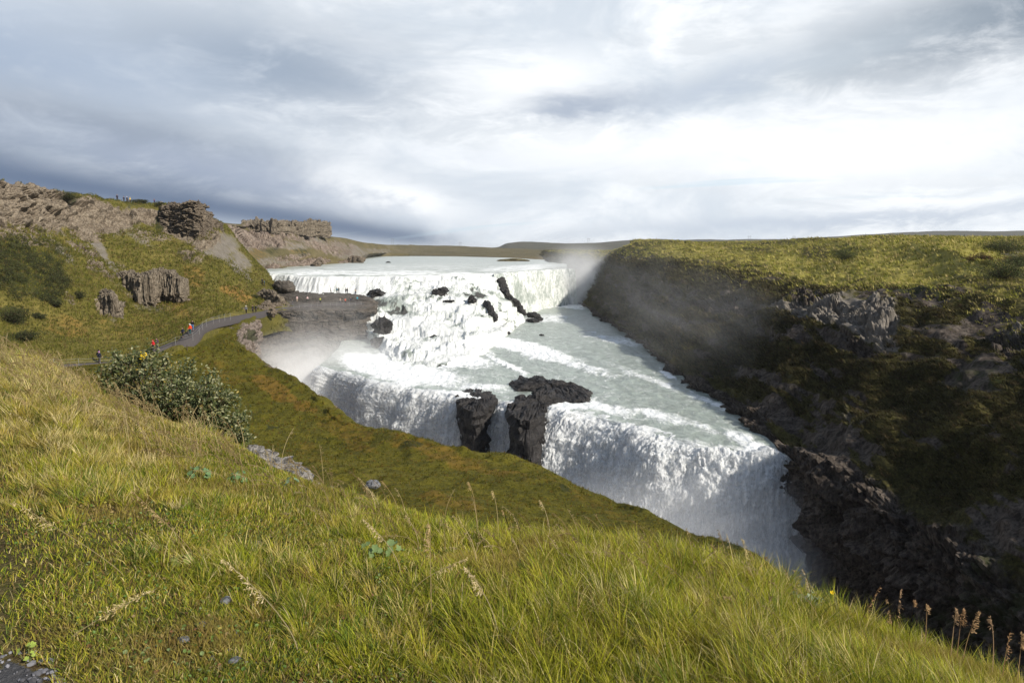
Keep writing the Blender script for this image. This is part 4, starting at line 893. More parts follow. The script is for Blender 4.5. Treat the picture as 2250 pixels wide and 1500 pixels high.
crag([(532, 489, 512, 338), (560, 487, 508, 340), (600, 488, 507, 343), (640, 488, 508, 366), (675, 487, 512, 380), (703, 487, 516, 402)], -.2, 30, M_COLUMN, 69, 'flat-topped brown rock table on the far ridge', amp=3.0, sc3=(1, 1, .3), scale=.30, name='rock_table')

# ------------------------------------------------------------------ foreground bank
CP = [(-1400, None, 8.6, -.9), (-600, None, 8.8, -1.0), (-150, 764, 8.8), (0, 782, 8.4), (100, 806, 8.1), (200, 862, 7.7), (300, 916, 7.3), (400, 958, 6.9), (470, 984, 6.6), (540, 1008, 6.3), (640, 1046, 5.8), (720, 1090, 5.4), (850, 1133, 5.0), (1000, 1180, 4.7),
      (1200, 1212, 4.5), (1400, 1232, 4.4), (1600, 1268, 4.1), (1700, 1296, 3.9), (1850, 1362, 3.5), (2000, 1424, 3.3), (2150, 1496, 3.0), (2250, 1548, 2.8), (2500, 1680, 2.3), (3000, 1850, 1.8)]
CRW = [PP(p[0], p[2], p[3]) if p[1] is None else PY(p[0], p[1], p[2]) for p in CP]
def ring(k, z0, drop=0.0):
    out = []
    for c_ in CRW:
        q = c_*k; z = z0+(c_[2]-z0)*min(k, 1)-drop
        out.append(np.array([q[0], q[1], z]))
    return out
back_ = [np.array([c_[0]*.5, -4.0, -1.5]) for c_ in CRW]
near_ = [np.array([c_[0]*.12, .35, -1.62]) for c_ in CRW]
r1_ = []
for k in (.3, .5, .7, .86):
    r1_.append([np.array([c_[0]*k, c_[1]*k, -1.63+(c_[2]+1.63)*k**1.6+.06*math.sin(3.1*k)]) for c_ in CRW])
beyond = [ring(1.12, 0, .22), ring(1.4, 0, 1.3), ring(2.2, 0, 4.4), ring(4, 0, 9.5), ring(7, 0, 15)]
G, tv, tu = loft([back_, near_]+r1_+[CRW]+beyond, [6, 8, 12]+[16]*(len(CRW)-4), [6, 20, 22, 22, 22, 22, 12, 14, 12, 10, 6])
hv = np.broadcast_to(tv[:, None], G.shape[:2])
bumpA = fbm(G, .55, 4, .5, 201)*.11 + fbm(G, 2.2, 3, .55, 203)*.03
G[..., 2] += bumpA*sstep(hv, 7.5, 5.6)+bumpA*.6
BANK_G, BANK_HV = G.copy(), hv
m, t = mat('turf'); P = t.coord('Object')
a = t.noise(P, 1.4, 5, .6); b = t.noise(P, 14, 5, .7); e = t.noise(P, 55, 4, .75)
c_ = t.ramp(a, [(.3, (.050, .055, .014)), (.5, (.075, .072, .020)), (.7, (.095, .078, .030))])
c_ = t.mix(t.ss(b, .36, .62, 0, .85), c_, (.070, .046, .024, 1)); c_ = t.mix(t.ss(e, .48, .66, 0, .7), c_, (.24, .19, .085, 1)); c_ = t.mix(t.ss(e, .46, .32, 0, .7), c_, (.02, .018, .010, 1))
gr = t.attr('gravel'); gm = t.ss(t.m('ADD', gr, t.m('MULTIPLY', t.m('SUBTRACT', b, .5), .7)), .4, .6)
c_ = t.mix(gm, c_, t.mix(e, (.03, .03, .033, 1), (.12, .12, .125, 1)))
t.bsdf(c_, .95, t.bump(t.m('ADD', b, e), .8, .03), spec=.1)
grav = paint(G, [(20, 1500, 80, 42, 0, 1.2), (-200, 1600, 300, 90, 0, 1.0), (540, 1400, 60, 30, 0, .5)], warp=1.2, wscale=2.0)
# crisp enough there: keep only the near ground cell positions
grid_obj('turf', G, m, {'gravel': grav})

def samp(G, v0, v1, n, tv, rng=RNG):
    """random points on grid G between row parameters, with the local cell"""
    r0 = np.searchsorted(tv, v0); r1 = np.searchsorted(tv, v1)
    rr = rng.uniform(r0, min(r1, G.shape[0]-1.001), n); cc_ = rng.uniform(0, G.shape[1]-1.001, n)
    i, j = rr.astype(int), cc_.astype(int); a = (rr-i)[:, None]; b = (cc_-j)[:, None]
    return G[i, j]*(1-a)*(1-b)+G[i+1, j]*a*(1-b)+G[i, j+1]*(1-a)*b+G[i+1, j+1]*a*b

def blades(P, L, W, lean, az_, tint, seg=3, curve=1.0, name='grass', m=None, face=None, stiff=None):
    """curved tapering blades as one mesh: base P, length L, width W, lean (radians from upright at tip), azimuth of lean"""
    n = len(P); dirx, diry = np.cos(az_), np.sin(az_)
    fa = RNG.uniform(0, np.pi, n) if face is None else face
    wx, wy = np.cos(fa), np.sin(fa)
    V = np.zeros((n, seg*2+1, 3)); pos = P.copy(); sl = L/seg
    for k_ in range(seg+1):
        f = k_/seg; wdt = W*(1-f)**.7*.5
        if k_ < seg:
            V[:, 2*k_] = pos-np.stack([wx*wdt, wy*wdt, 0*wdt], 1); V[:, 2*k_+1] = pos+np.stack([wx*wdt, wy*wdt, 0*wdt], 1)
        else: V[:, 2*k_] = pos
        an = lean*(.25+.75*((k_+.5)/seg)*curve)
        pos = pos+np.stack([np.sin(an)*dirx, np.sin(an)*diry, np.cos(an)], 1)*sl[:, None]
    tris = []
    for k_ in range(seg-1): tris += [(2*k_, 2*k_+1, 2*k_+3), (2*k_, 2*k_+3, 2*k_+2)]
    tris.append((2*seg-2, 2*seg-1, 2*seg))
    tr = np.array(tris); F = (np.arange(n)*(seg*2+1))[:, None, None]+tr[None]
    col = np.repeat(tint[:, None, :], seg*2+1, 1)
    hgt = np.broadcast_to((np.array([min(i//2, seg) for i in range(seg*2+1)])/seg)[None, :], (n, seg*2+1))
    return V.reshape(-1, 3), F.reshape(-1, 3), col.reshape(-1, 3), hgt.reshape(-1)

def merge(parts):
    V, F, C, H, o = [], [], [], [], 0
    for v, f, c_, h in parts:
        V.append(v); F.append(f+o); C.append(c_); H.append(h); o += len(v)
    return np.concatenate(V), np.concatenate(F), np.concatenate(C), np.concatenate(H)

def leaf_mat(name, trans=.35, rough=.6, spec=.25, vary=True):
    m, t = mat(name); c_ = t.attr('tint', 'Color')
    p = t.bsdf(c_, rough, spec=spec, out=False)
    tr = t.new('ShaderNodeBsdfTranslucent'); t.put(tr.inputs[0], c_)
    mx = t.new('ShaderNodeMixShader'); mx.inputs[0].default_value = trans
    t.l.new(p, mx.inputs[1]); t.l.new(tr.outputs[0], mx.inputs[2]); t.finish(mx.outputs[0]); return m
M_GRASS = leaf_mat('grass_blades', .42); M_TUFT = leaf_mat('tuft_blades', .25, .8, .1); M_LEAF = leaf_mat('leaves', .25, .5, .3); M_STRAW = leaf_mat('straw', .35, .7, .2)

PAL = np.array([(.14, .20, .020), (.27, .29, .020), (.40, .39, .030), (.06, .085, .010), (.42, .34, .06), (.56, .46, .17), (.66, .55, .27), (.22, .145, .045)])
def pick(n, wts):
    wts = np.asarray(wts, float)
    if wts.ndim == 1: idx = RNG.choice(len(PAL), n, p=wts/wts.sum())
    else:
        cdf = np.cumsum(wts/wts.sum(1, keepdims=True), 1); idx = (RNG.random(n)[:, None] > cdf).sum(1).clip(0, len(PAL)-1)
    return PAL[idx]*RNG.uniform(.72, 1.3, (n, 1))

tvB = tv
pts = samp(G, 1.3, 7.6, 460000, tvB)
px, py, D = proj(pts)
keep = (px > -160) & (px < 2420) & (py < 1640) & (pts[:, 1] > .8)
# keep the cover even in the picture: more blades where the ground is farther, fewer right at the feet
pts, px, py, D = pts[keep], px[keep], py[keep], D[keep]
tall = sstep(fbm(pts, .8, 3, .5, 211)+.35*sstep(px, 700, 1500)+.15, -.1, .5)
crestd = np.linalg.norm(pts[:, :2], axis=1)
right = sstep(px, 500, 1300); upl = sstep(py, 1150, 900)*sstep(px, 800, 300)
nearcrest = np.zeros(len(pts))
lawn = sstep(py, 1080, 1260)*sstep(px, 1350, 800)            # short trodden turf lower left
L = (.028+.035*tall)*(1-.35*lawn) + .03*right*tall + .03*upl*tall
L *= RNG.uniform(.55, 1.35, len(pts))
bare = sstep(fbm(pts, 2.2, 4, .6, 217), .08, .4)*lawn
gp = ((np.hypot((px-20)/105, (py-1500)/62)+fbm(pts, 5, 3, .6, 5)*.5) < .95) | (RNG.random(len(pts)) < bare*.45)
wts = np.zeros((len(pts), 8)); dryn = sstep(fbm(pts, .9, 4, .55, 221)+.3*upl, -.05, .5); grn = sstep(fbm(pts, 1.6, 3, .5, 223), -.2, .4)
wts[:, 0] = .6+.8*grn; wts[:, 1] = 1.0+right*1.2; wts[:, 2] = .55+right*1.1; wts[:, 3] = .55+.5*(1-right); wts[:, 4] = .5+.7*dryn; wts[:, 5] = .3+1.3*dryn*(.45+upl); wts[:, 6] = .14+.9*dryn*(.25+upl); wts[:, 7] = .25+.5*(1-right)+.5*dryn
tint = pick(len(pts), wts)
clump = fbm(pts, 2.3, 3, .6, 233)[:, None]; tint = tint*(1+.45*clump); mixd = sstep(fbm(pts, 1.3, 4, .6, 235), -.12, .35)[:, None]*.6; tint = tint*(1-mixd)+mixd*np.array([.32, .22, .07])*RNG.uniform(.6, 1.3, (len(pts), 1))
az_ = math.pi*.85 + RNG.normal(0, 1.5, len(pts)) + fbm(pts, .7, 2, .5, 231)*2.2
lean = np.abs(RNG.normal(.75, .42, len(pts))) + .5*lawn
Wd = RNG.uniform(.0026, .0052, len(pts))*(.75+.12*D)
k = ~gp
V1 = blades(pts[k], L[k], Wd[k], lean[k].clip(0, 1.6), az_[k], tint[k], 3, 1.1)
# tussocks: blades fanning out of shared roots, each tussock with its own colour
cen = samp(G, 2.6, 7.35, 9000, tvB)
px, py, D = proj(cen)
tn = fbm(cen, 1.0, 3, .55, 241)+.50*sstep(px, 650, 1350)+.30*sstep(py, 1200, 950)*sstep(px, 700, 200)-.22*sstep(py, 1080, 1260)*sstep(px, 1250, 700)
ok = (px > -160) & (px < 2420) & (py < 1600) & (tn > .0) & ((RNG.random(len(cen)) < .8) | (px > 1000)) & ~((px < 130) & (py > 1430))
cen, px, py, D, tn = cen[ok], px[ok], py[ok], D[ok], tn[ok]; nc = len(cen); KB = 34
right = sstep(px, 500, 1300); upl = sstep(py, 1150, 900)*sstep(px, 800, 300)
wts = np.zeros((nc, 8)); wts[:, 0] = .9; wts[:, 1] = 1.1+right*1.2; wts[:, 2] = .6+right*1.2; wts[:, 3] = .7; wts[:, 4] = .7; gold = sstep(px, 560, 150)*sstep(py, 1080, 900); wts[:, 4] += 1.5*gold; wts[:, 5] = .35+.9*upl+2.5*gold; wts[:, 6] = .12+.8*upl+2.0*gold; wts[:, 7] = .25
ct = pick(nc, wts)
hs = RNG.uniform(.06, .15, nc)*(.75+.45*right+.35*upl+.35*sstep(tn, .1, .6))
rad = RNG.uniform(.02, .07, nc)
P = np.repeat(cen, KB, 0); n = len(P); ang = RNG.uniform(0, 6.283, n); rr = np.sqrt(RNG.random(n))*np.repeat(rad, KB)
P = P+np.stack([np.cos(ang)*rr, np.sin(ang)*rr, -.01*np.ones(n)], 1)
tb = np.repeat(ct, KB, 0)*RNG.uniform(.75, 1.25, (n, 1)); dryb = RNG.random(n) < .14; tb[dryb] = PAL[RNG.choice([4, 5, 6], dryb.sum())]*RNG.uniform(.7, 1.1, (dryb.sum(), 1))
wind = np.stack([np.cos(ang), np.sin(ang)], 1)*(.35+rr/.07)[:, None]+np.array([-.45, .12])
az_ = np.arctan2(wind[:, 1], wind[:, 0])+RNG.normal(0, .35, n)
V2 = blades(P, np.repeat(hs, KB)*RNG.uniform(.5, 1.3, n), RNG.uniform(.0026, .005, n)*(.75+.12*np.repeat(D, KB)), np.abs(RNG.normal(.35, .2, n))+rr*9+.25, az_, tb, 3, 1.35)
V, F, C, H = merge([V1, V2])
o = link('grass', mesh_np('grass', V, F, {}, True, {'tint': C}), M_GRASS); tag(o, 'long and short green and straw-coloured grass on the near bank', 'grass', kind='stuff')

# small herbs and dead leaves low in the turf
pts = samp(G, 2.0, 6.9, 16000, tvB); px, py, D = proj(pts); ok = (px > -100) & (px < 2300) & (py < 1600) & (fbm(pts, 1.9, 3, .5, 251) > -.05); pts = pts[ok]; n = len(pts)
def leafquads(P, N, size, tint, aspect=.62, fold=.25, rng=RNG):
    """folded oval leaves (6 vertices) at P facing N"""
    n = len(P); N = N/(np.linalg.norm(N, axis=1, keepdims=True)+1e-9)
    r = rng.normal(0, 1, (n, 3)); A = np.cross(N, r); A /= np.linalg.norm(A, axis=1, keepdims=True)+1e-9; B = np.cross(N, A)
    s = size[:, None]; w_ = s*aspect*.5
    V = np.stack([P, P+A*s*.33+B*w_+N*s*fold*.5, P+A*s*.75+B*w_*.75+N*s*fold*.4, P+A*s, P+A*s*.75-B*w_*.75+N*s*fold*.4, P+A*s*.33-B*w_+N*s*fold*.5], 1)
    tr = np.array([(0, 3, 1), (1, 3, 2), (0, 5, 3), (5, 4, 3)]); F = (np.arange(n)*6)[:, None, None]+tr[None]
    return V.reshape(-1, 3), F.reshape(-1, 3), np.repeat(tint[:, None], 6, 1).reshape(-1, 3), np.zeros(n*6)
HP = np.array([(.10, .17, .03), (.14, .22, .05), (.20, .26, .10), (.30, .22, .09), (.22, .10, .05), (.34, .30, .06)])
N_ = np.stack([RNG.normal(0, .5, n), RNG.normal(0, .5, n), np.ones(n)], 1)
v = leafquads(pts+np.array([0, 0, .02]), N_, RNG.uniform(.007, .021, n), HP[RNG.choice(6, n, p=[.28, .25, .15, .15, .1, .07])]*RNG.uniform(.7, 1.2, (n, 1)), .8)
o = link('small_herbs', mesh_np('small_herbs', v[0], v[1], {}, False, {'tint': v[2]}), M_LEAF); tag(o, 'tiny clover, herbs and dead leaves among the grass', 'herbs', kind='stuff')

def ground_at(px, py, G=BANK_G):
    X, Y, D = proj(G); q = (X-px)**2+(Y-py)**2 + (BANK_HV > 6.4)*1e6 + (BANK_HV < 1.1)*1e6
    return G.reshape(-1, 3)[q.argmin()].copy()

def place_row(px, py):
    p = ground_at(px, py); r = _ray(px, py); return r*(p[1]/r[1]) if abs((p-r*(p[1]/r[1]))[2]) < .08 else p

# dry seed-headed grass: the loose mass of it, then the big single stalks
def stalk_geo(base, tip_px, bend, L=None, panicle=.35, dens=26, side=1, spk=.012, wid=.0022, tint=(.52, .42, .22)):
    """stem curving from base to a tip point, with a one-sided nodding panicle. returns stem and seed parts"""
    tip = np.array(tip_px, float); b = np.array(base, float)
    n = 12; t_ = np.linspace(0, 1, n)[:, None]
    up = b+np.array([0, 0, 1])*np.linalg.norm(tip-b)*bend
    C = (1-t_)**2*b+2*t_*(1-t_)*up+t_**2*tip
    V, F = [], []
    ring_ = np.array([(math.cos(a), math.sin(a)) for a in (0, 2.1, 4.2)])
    for i in range(n):
        r = wid*(1-.55*i/n)
        for u_, w_ in ring_: V.append(C[i]+np.array([u_*r, 0, w_*r]))
    for i in range(n-1):
        for j in range(3): a, b_ = i*3+j, i*3+(j+1) % 3; F += [(a, b_, b_+3), (a, b_+3, a+3)]
    V, F = np.array(V), np.array(F)
    i0 = 1-panicle; k = dens
    s = np.random.default_rng(int(abs(base[0]*1e4)) % 9999)
    tt = s.uniform(i0, 1.0, k)[:, None]; Q = (1-tt)**2*np.array(base)+2*tt*(1-tt)*up+tt**2*tip
    fr = (1-(tt-i0)/panicle); ln = (.018+.055*fr)*s.uniform(.4, 1.2, (k, 1))*np.linalg.norm(tip-b)*1.1
    dr = np.concatenate([side*s.uniform(.1, 1, (k, 1)), s.normal(0, .35, (k, 1)), s.uniform(-.7, .35, (k, 1))], 1); dr /= np.linalg.norm(dr, axis=1, keepdims=True)
    ends = Q+dr*ln
    PV, PF = [], []
    def spike(p, d_, l_, w_):
        o_ = len(PV); a = np.cross(d_, (0, 1, .2)); a /= np.linalg.norm(a)+1e-9; b2_ = np.cross(d_, a)
        PV.extend([p, p+d_*l_*.45+a*w_, p+d_*l_*.45-a*w_*.5+b2_*w_*.8, p+d_*l_*.45-a*w_*.5-b2_*w_*.8, p+d_*l_])
        PF.extend([(o_, o_+1, o_+2), (o_, o_+2, o_+3), (o_, o_+3, o_+1), (o_+4, o_+2, o_+1), (o_+4, o_+3, o_+2), (o_+4, o_+1, o_+3)])
    for q_, e_, d_, l_ in zip(Q, ends, dr, ln[:, 0]):
        spike(q_, d_, l_, wid*.35)
        for u_ in range(3):
            dd = d_+s.normal(0, .35, 3); dd /= np.linalg.norm(dd); f_ = s.uniform(.35, 1)
            spike(q_+(e_-q_)*f_, dd, spk*s.uniform(.7, 1.3), spk*.20)
    tr_ = np.linspace(i0-.02, 1.0, 7)[:, None]; R_ = (1-tr_)**2*np.array(base)+2*tr_*(1-tr_)*up+tr_**2*tip; o_ = len(PV)
    for i in range(7):
        for u_, w_ in ring_: PV.append(R_[i]+np.array([u_, 0, w_])*wid*.6*(1-.09*i))
    for i in range(6):
        for j in range(3): a, b_ = o_+i*3+j, o_+i*3+(j+1) % 3; PF += [(a, b_, b_+3), (a, b_+3, a+3)]
    return (V, F), (np.array(PV), np.array(PF))

parts = []; n_s = 620
pts = samp(G, 4.2, 7.0, 9000, tvB); px, py, D = proj(pts)
wgt = (sstep(py, 1330, 1050)*.35 + sstep(px, 800, 300)*sstep(py, 1150, 900)*1.6 + sstep(px, 800, 1200)*.35*sstep(py, 1500, 1250)+.03)*((px > -80) & (px < 2330))
ok = RNG.random(len(pts)) < wgt*.16; pts = pts[ok][:n_s]
for p in pts:
    px_, py_, d_ = proj(p)
    Ls = RNG.uniform(.22, .48)*(1.0 if px_ < 900 else .75); an = RNG.normal(-.55, .35); 
    tip = p+np.array([math.sin(an)*Ls*.8, RNG.normal(0, .1), math.cos(an)*Ls*.85])
    s_, q_ = stalk_geo(p, tip, .55, panicle=RNG.uniform(.22, .4), dens=int(RNG.integers(7, 14)), side=-1 if RNG.random() < .7 else 1, spk=RNG.uniform(.008, .014), wid=.0016+.0003*d_)
    c_ = np.array([(.40, .32, .15), (.50, .40, .21), (.34, .25, .12), (.28, .20, .10)][RNG.integers(4)])*RNG.uniform(.8, 1.15)
    for (v_, f_) in (s_, q_): parts.append((v_, f_, np.tile(c_, (len(v_), 1)), np.zeros(len(v_))))
V, F, C, H = merge(parts)
o = link('dry_grass', mesh_np('dry_grass', V, F, {}, False, {'tint': C}), M_STRAW); tag(o, 'loose stands of dry straw-coloured seed grass on the near bank', 'dry grass', kind='stuff')

ST = [  # base px,py, tip px,py, side, bend, label
    (275, 1272, 30, 1102, -1, .10, 'longest dry grass stalk bowed far left, low in the left foreground'),
    (655, 1440, 490, 1228, -1, .28, 'arched dry stalk whose seed head touches the flat grey stone'),
    (424, 1216, 290, 1078, -1, .10, 'thin straight straw stalk leaning left above the arched stalk'),
    (150, 1418, 345, 1292, -1, .06, 'pale stalk lying low to the right, near the gravel corner'),
    (880, 1260, 800, 1142, -1, .35, 'thickest pale nodding seed head, left of the middle of the bank'),
    (948, 1370, 945, 1150, -1, .55, 'tall upright straw stalk just right of the thickest nodding seed head'),
    (905, 1310, 1022, 1228, 1, .25, 'stalk with a feathery head bowed right under the tall upright stalk'),
    (1095, 1410, 1025, 1248, -1, .40, 'bent stalk with drooping hooked seed head in the middle of the bank'),
    (1048, 1170, 1030, 1058, -1, .6, 'lone upright foxtail stalk against the moss, left of two taller ones'),
    (1095, 1180, 1083, 1078, -1, .6, 'upright foxtail stalk against the moss, second from the left'),
    (1209, 1190, 1188, 1100, -1, .55, 'pale leaning foxtail head standing clear above the grass edge, right of the foxtail pair'),
    (1120, 1180, 1105, 1122, -1, .45, 'small fluffy seed head at the grass edge between the foxtails'),
    (1145, 1190, 1128, 1130, -1, .5, 'cream drooping panicle at the grass edge in front of the moss slope'),
    (835, 1125, 795, 1062, -1, .45, 'stalk with a flat white seed head at the left end of the moss silhouette'),
    (875, 1120, 840, 1056, -1, .3, 'thin stem with a tiny brown knob beside the flat white seed head'),
    (1640, 1275, 1628, 1182, 1, .6, 'fluffy white seed head standing against the lower waterfall'),
    (1530, 1262, 1572, 1208, 1, .35, 'seed head bent right like a sickle at the edge of the moss'),
    (1650, 1290, 1672, 1240, 1, .35, 'small sickle-bent seed head just right of the larger one'),
    (1745, 1295, 1720, 1242, -1, .5, 'two-tiered pale panicle against the bottom of the waterfall, left one'),
    (1785, 1305, 1765, 1250, -1, .5, 'leaning panicle against the bottom of the waterfall, right one'),
    (1890, 1340, 1935, 1285, 1, .25, 'arching stalk with a hooked head against the dark gorge, first from the left'),
    (1965, 1360, 1950, 1318, -1, .5, 'short drooping panicle beside the hooked head over the dark gorge'),
    (1970, 1355, 1978, 1296, 1, .6, 'slim erect stalk over the dark gorge right of the hooked head'),
    (2000, 1375, 2008, 1318, 1, .6, 'branched panicle over the dark gorge, left of the thin needle-like stalk'),
    (2034, 1400, 2036, 1328, 1, .6, 'thin needle-like stalk with a small knob against black rock'),
    (2092, 1410, 2100, 1338, 1, .6, 'left of the close pair of narrow stalks against the black rock'),
    (2105, 1415, 2115, 1338, 1, .6, 'right of the close pair of narrow stalks against the black rock'),
    (2118, 1425, 2148, 1344, 1, .45, 'wide branching panicle leaning right against the black rock'),
    (2183, 1455, 2177, 1358, -1, .6, 'bare upright stalk with hardly any seeds near the right edge'),
    (2205, 1460, 2220, 1388, 1, .5, 'spreading seed head near the lower right corner'),
    (2238, 1475, 2245, 1390, 1, .55, 'last tall seed head at the very right edge of the bank'),
    (95, 960, 20, 905, -1, .3, 'cream nodding seed head at the left edge above the dark turf'),
    (165, 960, 10, 862, -1, .2, 'long bowed stalk reaching left over the upper bank'),
    (412, 1010, 205, 882, -1, .2, 'long pale stalk bowed across the front of the leafy bush'),
    (330, 980, 285, 915, -1, .4, 'nodding stalk with pale head low before the leafy bush')]
for i, (bx, by, tx, ty, sd, bd, lb) in enumerate(ST):
    b = ground_at(bx, min(by, 1490)); r = _ray(bx, by); b2 = r*(b[1]/r[1])
    if by < 1490: b = np.array([b2[0], b[1], min(b[2], b2[2]+.02)])
    yd = b[1]*1.0-(.06 if by-ty > 60 else 0); tip = _ray(tx, ty); tip = tip*(yd/tip[1])
    Ls = np.linalg.norm(tip-b)
    fox = 'foxtail' in lb
    small = ('needle' in lb) or ('bare' in lb) or ('knob' in lb)
    short = Ls < .33 and not (fox or small)
    s_, q_ = stalk_geo(b, tip, bd, panicle=.55 if short else (.16 if fox or small else (.34 if Ls < .6 else .22)), dens=18 if small else (26 if fox else (26 if short else 44)), side=sd, spk=.0105 if not (fox or short) else .009, wid=.0018+.00035*yd)
    if fox or small:
        c0 = q_[0]
    root = bpy.data.objects.new('grass_stalk', None); COL.objects.link(root); root.location = tuple(b); root.empty_display_size = .05
    tag(root, lb, 'grass stalk', 'tall dry grass stalks on the near bank')
    col = np.array([(.62, .51, .27), (.68, .57, .34), (.54, .41, .21)][i % 3])
    if bx > 1860: col = col*np.array([.75, .62, .62])
    a = link('stem', mesh_np('stem', s_[0]-b, s_[1], {}, False, {'tint': np.tile(col*.85, (len(s_[0]), 1))}), M_STRAW, root)
    a = link('seed_head', mesh_np('seed_head', q_[0]-b, q_[1], {}, False, {'tint': np.tile(col*1.15, (len(q_[0]), 1))}), M_STRAW, root)

# stones and gravel in the turf
M_STONE = rock_mat('stone', ((.10, .105, .115), (.17, .175, .185), (.25, .25, .26)), 0, 6, bump=.3)
M_STONEB = rock_mat('brown_stone', ((.20, .15, .11), (.32, .25, .19), (.42, .35, .28)), 0, 6, bump=.3)
M_PALE = rock_mat('pale_rock', ((.16, .15, .14), (.30, .28, .26), (.42, .40, .37)), 0, 1.6, bump=.7)
for i, (x, y, r, mm, fl, lb) in enumerate([
        (482, 1224, .032, M_STONE, .55, 'smooth flat blue-grey stone lying in the short grass'), (565, 1200, .026, M_STONEB, .75, 'small rounded tan stone right of and above the grey stone'),
        (496, 1322, .026, M_STONE, .6, 'dark speckled stone half buried in brown turf'), (404, 1410, .020, M_STONE, .8, 'dark round pebble below left of the buried stone'),
        (498, 1400, .020, M_PALE, .5, 'flat pale grey pebble pair member below the buried stone'), (442, 1374, .022, M_STONE, .4, 'thin grey flat pebble between the buried stone and the dark pebble'),
        (465, 1448, .012, M_PALE, .8, 'tiny whitish pebble in the lower left turf'), (515, 1452, .020, M_STONE, .5, 'bluish pebble in bare soil under the tiny white pebble'), (502, 1205, .012, M_STONE, .5, 'tiny grey chip between the grey stone and the tan stone')]):
    p = place_row(x, y); boulder('stone', p+np.array([0, 0, r*fl*.5]), r, mm, 300+i, lb, flat=fl, sub=3, amp=.22, rot=i, stretch=(1.1, .85), cat='stone')
for i, (x, y, Yd, r, fl, lb) in enumerate([
        (575, 1012, 6.9, .17, .6, 'pale angular rock at the foot of the bush, topmost of the rock row'), (612, 1026, 6.7, .16, .55, 'rounded pale grey rock in the rock row below the bush'),
        (650, 1046, 6.4, .17, .5, 'long light grey rock lying in the middle of the rock row'), (548, 1000, 7.0, .13, .7, 'brownish rock tucked under the lower leaves of the bush'),
        (690, 1074, 6.0, .08, .5, 'small pale rock near the low end of the rock row'), (722, 1082, 5.9, .09, .35, 'flattest pale rock, lowest of the rock row at the brink')]):
    boulder('brink_rock', PY(x, y, Yd), r, M_PALE, 320+i, lb, flat=fl, sub=4, amp=.4, rot=i, stretch=(1.25, .8), group='pale rocks at the brink below the bush')
boulder('grey_boulder', PY(818, 1064, 26), .28, M_STONE, 340, 'small blue-grey boulder on the moss slope behind the flat white seed head', flat=.6, amp=.2)
# gravel patch
import bmesh
bm = bmesh.new(); bmesh.ops.create_icosphere(bm, subdivisions=1, radius=1.0); IV = np.array([v.co[:] for v in bm.verts]); IF = np.array([[v.index for v in f.verts] for f in bm.faces]); bm.free()
pts = samp(G, 1.6, 5.2, 60000, tvB); px, py, D = proj(pts)
q = np.hypot((px-20)/120, (py-1500)/66); ok = (q < 1+.7*fbm(pts, 5, 3, .6, 5)) | ((np.hypot((px-540)/90, (py-1400)/60) < 1) & (RNG.random(len(pts)) < .05))
pts = pts[ok][:1800]; n = len(pts); r = RNG.uniform(.004, .017, n)*RNG.uniform(.6, 1.2, n)
Vg = pts[:, None]+IV[None]*(r[:, None, None])*RNG.uniform(.6, 1.2, (n, 12, 1))*RNG.uniform(.6, 1.1, (n, 1, 3))*np.array([1, 1, .7])+np.array([0, 0, .004])
Fg = (np.arange(n)*12)[:, None, None]+IF[None]
o = link('gravel', mesh_np('gravel', Vg.reshape(-1, 3), Fg.reshape(-1, 3), {}, False, {'tint': np.repeat(np.array([(.10, .10, .11)])*RNG.uniform(.5, 2.4, (n, 1)), 12, 0)}), leaf_mat('gravel_mat', 0.0, .8, .3)); tag(o, 'loose dark grey gravel in the lower left corner', 'gravel', kind='stuff')

# round-lobed herbs and the yellow flower
def lobed_plant(px_, py_, r, n, lb, col, up=.09):
    p = ground_at(px_, py_); root = bpy.data.objects.new('leafy_plant', None); COL.objects.link(root); root.location = tuple(p); tag(root, lb, 'leafy plant', 'broad-leaved herbs in the turf')
    s = np.random.default_rng(int(px_)); LV, LF, LC, SV, SF = [], [], [], [], []
    for i in range(n):
        a = s.uniform(0, 6.28); rr = r*math.sqrt(s.uniform(0.02, 1)); c0 = np.array([math.cos(a)*rr, math.sin(a)*rr, up*s.uniform(.5, 1.1)]); R = s.uniform(.014, .028)*(.45 if r < .04 else 1)
        N = np.array([math.cos(a)*.5+s.normal(0, .3), math.sin(a)*.5-.35+s.normal(0, .3), 1]); N /= np.linalg.norm(N); A = np.cross(N, (0, 1, .3)); A /= np.linalg.norm(A); B = np.cross(N, A)
        o_ = len(LV); LV.append(c0); K = 18
        for j in range(K):
            th = 2*math.pi*j/K+.2; rad = R*(1+.16*math.cos(th*6))*(1 if 1 < j < K-1 else .55)
            LV.append(c0+A*math.cos(th)*rad+B*math.sin(th)*rad+N*(R*.22+.10*R*math.cos(th*6)))
        for j in range(K): LF.append((o_, o_+1+j, o_+1+(j+1) % K))
        cc_ = np.array(col)*s.uniform(.75, 1.25); LC += [cc_]*(K+1)
        o2 = len(SV); b0 = np.array([c0[0]*.2, c0[1]*.2, -.01])
        for q_ in (b0, c0): SV += [q_+np.array([.0015, 0, 0]), q_+np.array([-.001, .0012, 0]), q_+np.array([-.001, -.0012, 0])]
        for j in range(3): SF += [(o2+j, o2+(j+1) % 3, o2+3+(j+1) % 3), (o2+j, o2+3+(j+1) % 3, o2+3+j)]
    link('leaves', mesh_np('leaves', np.array(LV), np.array(LF), {}, True, {'tint': np.array(LC)}), M_LEAF, root)
    link('stems', mesh_np('stems', np.array(SV), np.array(SF), {}, False, {'tint': np.tile((.16, .18, .05), (len(SV), 1))}), M_LEAF, root)
lobed_plant(437, 1062, .09, 14, 'round-lobed green herb just below the bush, left one of two', (.15, .24, .10))
lobed_plant(520, 1068, .09, 12, 'dark green lobed herb to the right of its neighbour below the bush', (.11, .19, .07))
